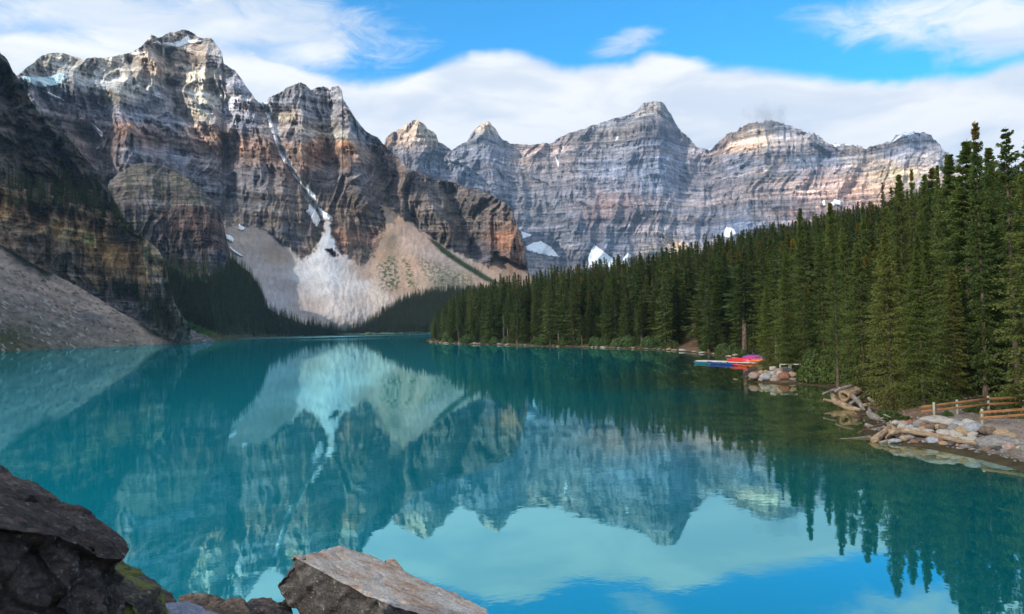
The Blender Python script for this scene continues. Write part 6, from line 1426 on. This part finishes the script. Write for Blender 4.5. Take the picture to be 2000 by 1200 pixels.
def shrub(px, py, w_, h_, label, mat=None, r=None, k=None, group='shrubs along the right shore'):
    mat = mat or M_LEAF; p = ground_hit(px, py) if r is None else at_r(np.array([px]), np.array([py]), np.array([r]))[0]; rr1 = math.hypot(p[0], p[1]); k = int(RNG.integers(0, 4)) if k is None else k
    key = (k, mat.name)
    if key not in BML: BML[key] = mesh_np('shrub', BM[k][0], BM[k][1], mat, BM[k][2])
    o = add_obj('shrub', BML[key], label=label, cat='shrub', group=group); s_ = w_ * rr1 / FPX / 2; o.scale = (s_, s_ * .8, h_ * rr1 / FPX); o.location = (p[0], p[1], p[2] - .1); o.rotation_euler = (0, 0, RNG.uniform(0, 6)); return o
shrub(1602, 746, 78, 42, 'large dark rounded shrub between the small rock pile and the bare trunk', M_LEAF_DARK); shrub(1578, 743, 44, 24, 'dark rounded shrub touching the small rock pile', M_LEAF_DARK); shrub(1626, 748, 40, 26, 'dark shrub at the foot of the bare trunk', M_LEAF_DARK); shrub(1648, 748, 46, 24, 'low dark shrub behind the driftwood tangle', M_LEAF_DARK)
shrub(1588, 738, 60, 46, 'tall dark shrub behind the large rounded one', M_LEAF_DARK)
shrub(1735, 822, 56, 18, 'low dark foliage hanging over the driftwood right of the tangle', M_LEAF_DARK); shrub(1762, 826, 40, 12, 'low green plant cushion at the left top of the large rock pile', M_LEAF_DARK); shrub(1850, 812, 22, 10, 'small green shrub under the fence rails', M_LEAF); shrub(1905, 806, 26, 9, 'low green shrub behind the third fence post', M_LEAF_DARK); shrub(1890, 805, 20, 8, 'low shrub between the second and third fence posts', M_LEAF_DARK)
for i in range(60):
    px = RNG.uniform(848, 1470); sy = interp(px, shore_px[2:15]); w_ = RNG.uniform(12, 26) * (1 + .35 * (px > 1200)); 
    side = 'at the wooded point' if px < 950 else 'on the left wooded shore' if px < 1120 else 'on the middle wooded shore' if px < 1280 else 'near the footpath' if px < 1400 else 'on the shore behind the canoes'
    if 1340 < px < 1372: continue
    rr1 = r_water(px, sy) + RNG.uniform(2.5, 9); P0 = at_r(np.array([px]), np.array([sy]), np.array([rr1]))[0]; z_ = float(bank_z(P0[:1], P0[1:2])[0]); pp = project([P0[0], P0[1], z_])
    shrub(pp[0], pp[1], w_, w_ * RNG.uniform(.4, .7), '%s green shrub at the water %s' % ('wide' if w_ > 22 else 'small' if w_ < 16 else 'leafy', side), r=rr1)
for i in range(26):
    px = RNG.uniform(1640, 1990); p = ground_hit(px, RNG.uniform(768, 792)); pp = project(p)
    if shore_sd(p[:1], p[1:2])[0] < 4 or poly_dist(p[:1], p[1:2], path_line, False)[0] < 5: continue
    shrub(pp[0], pp[1], RNG.uniform(20, 40), RNG.uniform(8, 16), 'low dark undergrowth shrub beneath the trees %s' % ('above the driftwood' if px < 1790 else 'behind the wooden fence'), M_LEAF_DARK, r=math.hypot(p[0], p[1]))

# ---- loose gravel, litter and grass on the near bank
def litter(name, n, kind, label, mat, cat):
    rg = np.random.default_rng(700 + n); V, F, C = [], [], []; k = 0; icoV, icoF = ico(1)
    while k < n:
        px = rg.uniform(1700, 2040); py = rg.uniform(780, 900); e_ = float(tanel(px, py)); r = 9 / -e_ * rg.uniform(.86, 1.0); p = at_r(np.array([px]), np.array([py]), np.array([r]))[0]
        d = float(shore_sd(p[:1], p[1:2])[0]); k += 1
        if d < -.6: continue
        z = float(bank_z(p[:1], p[1:2])[0]); on = poly_dist(p[:1], p[1:2], path_line, False)[0]
        if kind == 'pebble':
            s_ = rg.uniform(.03, .11) * (1.3 if d < 2.5 else .8); q = icoV * rg.uniform(.7, 1.2, 3) * s_ * [1, 1, .6] + [p[0], p[1], z]; F.append(icoF + 12 * 0 + sum(len(v) for v in V)); V.append(q); C.append(np.ones((len(q), 3)) * rg.uniform(.10, .26) * np.array([1, rg.uniform(.86, .96), rg.uniform(.75, .92)]))
        else:
            if on < 4.2 or d < 1.2 or fbm2(np.array([p[0] / 3]), np.array([p[1] / 3]), 2, 9)[0] < -.05: continue
            for _ in range(7):
                a = rg.uniform(0, 6.28); l = rg.uniform(.12, .34); b = np.array([p[0], p[1], z]) + rg.normal(0, .09, 3) * [1, 1, 0]; w_ = np.array([math.cos(a + 1.57), math.sin(a + 1.57), 0]) * .012
                F.append(np.array([[0, 1, 2]]) + sum(len(v) for v in V) if False else np.array([[0, 1, 2]]) + 3 * len(C)); V.append(np.array([b - w_, b + w_, b + [math.cos(a) * l * .5, math.sin(a) * l * .5, l]])); C.append(np.ones((3, 3)) * rg.uniform(.6, 1.4))
    if kind == 'pebble':
        off = np.cumsum([0] + [len(v) for v in V[:-1]]); F = [icoF + o for o in off]
    add_obj(name, mesh_np(name, np.vstack(V), np.vstack(F), mat, np.vstack(C)), kind='stuff', label=label, cat=cat)
m, t = new_mat('pebble'); at_ = t.n('ShaderNodeAttribute', attribute_name='Col').outputs['Color']; M_PEB = finish(m, t, at_, .9)
M_GRASS = foliage_mat('grass_blades', (.11, .12, .04), (.13, .14, .05), (.15, .13, .06))
litter('gravel', 2600, 'pebble', 'loose gravel and small stones on the bank around the fence', M_PEB, 'gravel')
litter('grass', 1500, 'grass', 'thin grass tufts along the edges of the gravel path', M_GRASS, 'grass')
# ------------------------------------------------------------------ boulders at the photographer's feet
def hull_mesh(pts):
    import bmesh
    bm = bmesh.new(); [bm.verts.new(tuple(p)) for p in pts]; r_ = bmesh.ops.convex_hull(bm, input=bm.verts)
    for v in [v for v in bm.verts if not v.link_faces]: bm.verts.remove(v)
    bmesh.ops.triangulate(bm, faces=bm.faces); bm.verts.index_update()
    V = np.array([v.co[:] for v in bm.verts]); F = np.array([[v.index for v in f.verts] for f in bm.faces]); bm.free(); return V, F
def subdiv(V, F, maxlen, levels=9):
    for _ in range(levels):
        E = np.sort(np.vstack([F[:, [0, 1]], F[:, [1, 2]], F[:, [2, 0]]]), 1)
        if np.linalg.norm(V[E[:, 0]] - V[E[:, 1]], axis=1).mean() < maxlen: break
        u, inv = np.unique(E, axis=0, return_inverse=True); inv = inv.ravel(); n = len(F); m_ = len(V) + inv
        V = np.vstack([V, (V[u[:, 0]] + V[u[:, 1]]) / 2]); a, b, c = m_[:n], m_[n:2 * n], m_[2 * n:]
        F = np.vstack([np.stack([F[:, 0], a, c], 1), np.stack([a, F[:, 1], b], 1), np.stack([c, b, F[:, 2]], 1), np.stack([a, b, c], 1)])
    return V, F
def vnorm(V, F):
    fn = np.cross(V[F[:, 1]] - V[F[:, 0]], V[F[:, 2]] - V[F[:, 0]]); N_ = np.zeros_like(V)
    for k in range(3): np.add.at(N_, F[:, k], fn)
    return N_ / (np.linalg.norm(N_, axis=1)[:, None] + 1e-12)
def smooth_v(V, F, it):
    E = np.unique(np.sort(np.vstack([F[:, [0, 1]], F[:, [1, 2]], F[:, [2, 0]]]), 1), axis=0)
    for _ in range(it):
        A_ = np.zeros_like(V); n = np.zeros(len(V)); np.add.at(A_, E[:, 0], V[E[:, 1]]); np.add.at(A_, E[:, 1], V[E[:, 0]]); np.add.at(n, E[:, 0], 1); np.add.at(n, E[:, 1], 1); V = .5 * V + .5 * A_ / n[:, None]
    return V
def boulder(pts, mat, label, maxlen=.022, amp=1.0, seed=0, bed=(0, 0, 1), lay=.05, sm=2, name='boulder', kind=None, cat='boulder', blk=0, flat=0):
    P = np.array([at_depth(*q) if len(q) == 3 else q[3:] for q in pts]); V, F = hull_mesh(P); V, F = subdiv(V, F, maxlen); V = smooth_v(V, F, sm)
    N_ = vnorm(V, F); bed = np.array(bed, float); bed /= np.linalg.norm(bed); TOPM = sst(smooth_v(N_, F, 4) @ bed, .62, .82)
    if blk: 
        for q_ in ((.8, .5, .3), (-.4, .8, .45), (.2, -.5, .85)): d0 = V @ (np.array(q_) / np.linalg.norm(q_)) / blk + .5 * fbm3(V, 1.5, 2, seed + 20); V = V + N_ * (blk * .2 * terr(d0, .8) * (1 - .9 * TOPM))[:, None]
    s_ = V @ bed + .06 * fbm3(V, 1.2, 3, seed + 9)
    d = .070 * fbm3(V, 1.1, 4, seed) + .030 * fbm3(V, 5, 5, seed + 1, .55) + .012 * fbm3(V, 22, 3, seed + 2, .6)
    cr = np.clip(1 - np.abs(fbm3(V, 2.6, 3, seed + 3)) * 9, 0, 1); d -= .045 * cr
    side = 1 - np.abs(N_ @ bed); d += side * (.55 * lay * terr(s_ / lay) + .35 * lay * terr(s_ / (lay * .37)))
    V = V + N_ * (d * amp * (1 - .30 * TOPM * flat))[:, None]
    o0 = V.mean(0); o = add_obj(name, mesh_np(name, V - o0, F, mat, np.repeat(TOPM[:, None], 3, 1), smooth=False), label=label, cat=cat, kind=kind); o.location = o0; return o
def at_depth(px, py, d):
    v = ray([px], [py])[0]; return CAM + v * d
def lichen(name, base, spots, sc=1.0, topcol=None):
    m, t = new_mat(name); g = t.n('ShaderNodeNewGeometry'); P = g.outputs['Position']; nz_ = t.sep(g.outputs['Normal'])[2]
    a = t.noise(P, 3 * sc, 9, .68); b = t.noise(P, 20 * sc, 8, .72); c = t.noise(P, 70 * sc, 5, .7)
    col = t.ramp(t.math('ADD', t.math('MULTIPLY', a, .5), t.math('MULTIPLY', b, .5)), base)
    if topcol is not None:
        wp = t.step(t.math('ADD', t.sep(t.n('ShaderNodeAttribute', attribute_name='Col').outputs['Color'])[0], t.math('MULTIPLY', t.math('SUBTRACT', a, .5), .5)), .42, .58)
        cold = t.ramp(t.math('ADD', t.math('MULTIPLY', a, .62), t.math('MULTIPLY', b, .38)), topcol); col = t.mix(wp, col, cold)
    k = t.lin(c, .3, .7, .55, 1.45); col = t.vmath('MULTIPLY', col, t.xyz(k, k, k))
    for i, (cl, th0, th1, s_, amt) in enumerate(spots):
        nn_ = t.noise(t.vmath('ADD', P, (i * 7.3, i * 2.1, i)), s_, 6, .7); col = t.mix(t.step(nn_, th0, th1, 0, amt), col, cl)
    return finish(m, t, col, .9, t.math('ADD', b, t.math('MULTIPLY', c, .5)), .9, .02 / sc, .2)
M_SLAB = lichen('lichen_slab', [(.35, srgb(38, 36, 34)), (.5, srgb(82, 77, 73)), (.66, srgb(140, 134, 128))], [(srgb(40, 36, 32), .60, .66, 40, .8), (srgb(225, 218, 206), .61, .68, 50, .7), (srgb(110, 84, 66), .60, .70, 14, .5), (srgb(150, 150, 100), .66, .72, 9, .4)], 1.0,
    [(.36, srgb(120, 96, 80)), (.44, srgb(172, 142, 120)), (.50, srgb(190, 170, 154)), (.56, srgb(188, 180, 172)), (.64, srgb(214, 206, 198))])
M_DARKB = lichen('dark_boulder', [(.35, srgb(32, 28, 27)), (.5, srgb(74, 65, 62)), (.66, srgb(128, 114, 106))], [(srgb(140, 134, 128), .58, .66, 36, .7), (srgb(170, 160, 140), .63, .70, 12, .55), (srgb(148, 150, 84), .64, .70, 4.5, .75), (srgb(140, 108, 92), .63, .72, 7, .5), (srgb(14, 13, 14), .58, .66, 9, .7)])
M_MOSSB = lichen('mossy_boulder', [(.35, srgb(30, 28, 26)), (.5, srgb(66, 60, 58)), (.66, srgb(100, 96, 96))], [(srgb(116, 120, 62), .46, .56, 3.2, .8), (srgb(150, 152, 92), .60, .68, 14, .7), (srgb(20, 18, 18), .60, .68, 11, .6)])
M_BROWNB = lichen('brown_boulder', [(.35, srgb(46, 38, 34)), (.5, srgb(92, 78, 68)), (.66, srgb(140, 124, 110))], [(srgb(128, 126, 78), .60, .68, 9, .5), (srgb(28, 24, 22), .6, .66, 18, .8)])
M_BLUEB = lichen('blue_grey_slab', [(.35, srgb(84, 86, 98)), (.5, srgb(128, 130, 146)), (.66, srgb(168, 168, 182))], [(srgb(60, 54, 50), .62, .70, 14, .6)])
# the central tilted slab
top = [(570, 1085, 4.95), (600, 1080, 5.2), (646, 1080, 5.45), (670, 1064, 5.8), (709, 1080, 5.85), (745, 1096, 5.85), (790, 1117, 5.75), (844, 1153, 5.55), (910, 1171, 5.4), (952, 1191, 5.2), (975, 1240, 4.7), (830, 1204, 4.45), (718, 1162, 4.60), (664, 1141, 4.72), (610, 1109, 4.85)]
low = [(535, 1146, 4.85), (560, 1172, 4.8), (585, 1215, 4.75), (720, 1290, 4.5), (860, 1330, 4.4), (980, 1290, 4.9), (960, 1240, 5.5), (760, 1180, 6.0), (640, 1150, 5.9)]
boulder(top + low, M_SLAB, 'big tilted slab with a pale orange top and dark side at bottom centre', .013, .34, 31, (.30, -.25, 1), .03, 1, blk=.16, flat=1)
boulder([(750, 1094, 5.9), (766, 1088, 5.95), (778, 1096, 5.9), (792, 1117, 5.8), (770, 1120, 5.7), (752, 1106, 5.75), (768, 1130, 6.1), (790, 1135, 6.0)], M_SLAB, 'small pale stone lying behind the top edge of the tilted slab', .012, .25, 33)
# big dark boulder filling the lower left corner
boulder([(-220, 800, 2.9), (0, 908, 2.55), (50, 946, 2.5), (96, 969, 2.45), (140, 992, 2.4), (204, 1031, 2.35), (250, 1066, 2.3), (244, 1092, 2.2), (215, 1150, 2.1), (215, 1300, 2.0), (-220, 1500, 1.5), (-400, 1200, 1.5), (-500, 900, 2.4), (100, 1040, 1.9), (-60, 1000, 1.75), (180, 1120, 3.0), (0, 1080, 3.4), (200, 1400, 2.9)], M_DARKB, 'huge dark boulder with yellow lichen filling the bottom left corner', .009, .5, 41, (.45, .3, 1), .04, 1, blk=.13)
boulder([(200, 1085, 3.1), (235, 1095, 3.0), (268, 1110, 3.0), (315, 1146, 2.9), (325, 1200, 2.8), (330, 1330, 2.6), (170, 1330, 2.5), (190, 1150, 2.7), (260, 1180, 2.6), (240, 1200, 3.6), (320, 1260, 3.5)], M_MOSSB, 'moss covered rounded boulder right of the huge dark one', .012, .5, 43)
boulder([(262, 1112, 3.9), (280, 1117, 3.9), (342, 1152, 3.8), (352, 1170, 3.7), (330, 1185, 3.5), (250, 1170, 3.4), (280, 1260, 3.6), (360, 1230, 3.6), (300, 1200, 4.3), (350, 1210, 4.2)], M_BROWNB, 'thin layered brown slab behind the mossy boulder', .014, .4, 45, (.5, 0, 1), .035, 1)
boulder([(318, 1176, 3.5), (360, 1177, 3.7), (425, 1196, 3.6), (450, 1215, 3.4), (330, 1260, 3.0), (430, 1290, 3.1), (320, 1210, 3.2), (400, 1250, 3.9)], M_BLUEB, 'flat bluish grey slab at the bottom edge', .014, .3, 47, (.3, 0, 1), .05, 1)
boulder([(350, 1163, 4.9), (375, 1160, 4.9), (430, 1166, 4.8), (470, 1176, 4.7), (500, 1215, 4.3), (350, 1215, 4.0), (360, 1290, 4.4), (500, 1290, 4.6), (420, 1210, 5.3)], M_BROWNB, 'brown gritty rock behind the bluish slab', .018, .5, 49)
boulder([(436, 1172, 5.2), (455, 1165, 5.2), (478, 1174, 5.1), (480, 1200, 4.9), (440, 1200, 4.8), (445, 1240, 5.0), (470, 1230, 5.4)], M_DARKB, 'small dark rounded rock left of the black ones', .016, .4, 51)
boulder([(468, 1180, 4.7), (498, 1166, 4.9), (530, 1169, 4.9), (546, 1178, 4.8), (556, 1215, 4.5), (465, 1225, 4.3), (480, 1290, 4.5), (560, 1290, 4.8), (520, 1220, 5.3)], M_DARKB, 'black lichen spotted rock left of the tilted slab', .016, .5, 53)
boulder([(542, 1180, 4.9), (556, 1174, 4.95), (568, 1186, 4.9), (575, 1210, 4.7), (540, 1215, 4.6), (545, 1270, 4.8), (575, 1260, 5.1)], M_DARKB, 'small black rock tucked under the tilted slab', .016, .35, 55)
# the pile they all rest on
mnd = [(0, 0, 0, *q) for q in [(-7, -3, -3), (6, -3, -3), (5, 7.5, -3), (-6, 8.5, -3), (-3.2, 4.9, 6.2), (.2, 5.6, 5.9), (.4, 3.6, 6.7), (-3, 2.0, 6.9), (1.2, 1.0, 7.2), (-2.5, -2, 7.2), (2, -2, 7.2), (2.6, 5.5, 3.0), (-5.2, 6.5, 3.0)]]
boulder(mnd, M_BROWNB, 'rock pile under the foreground boulders', .12, 2.2, 57, name='rock_ground', kind='structure', cat='ground')
# ------------------------------------------------------------------ look-alikes with one wording are told apart by their order from the left
bpy.context.view_layer.update()
_ord = 'first second third fourth fifth sixth seventh eighth ninth tenth eleventh twelfth thirteenth fourteenth fifteenth sixteenth seventeenth eighteenth nineteenth twentieth'.split()
_by = {}
for o in bpy.data.objects:
    if o.parent is None and 'label' in o.keys() and 'category' in o.keys(): _by.setdefault(o['label'], []).append(o)
for lab, os_ in _by.items():
    if 1 < len(os_) <= 20:
        for k, o in enumerate(sorted(os_, key=lambda q: project(list(q.matrix_world.translation))[0])):
            if len(lab.split()) <= 13: o['label'] = lab + ', %s from left' % _ord[k]
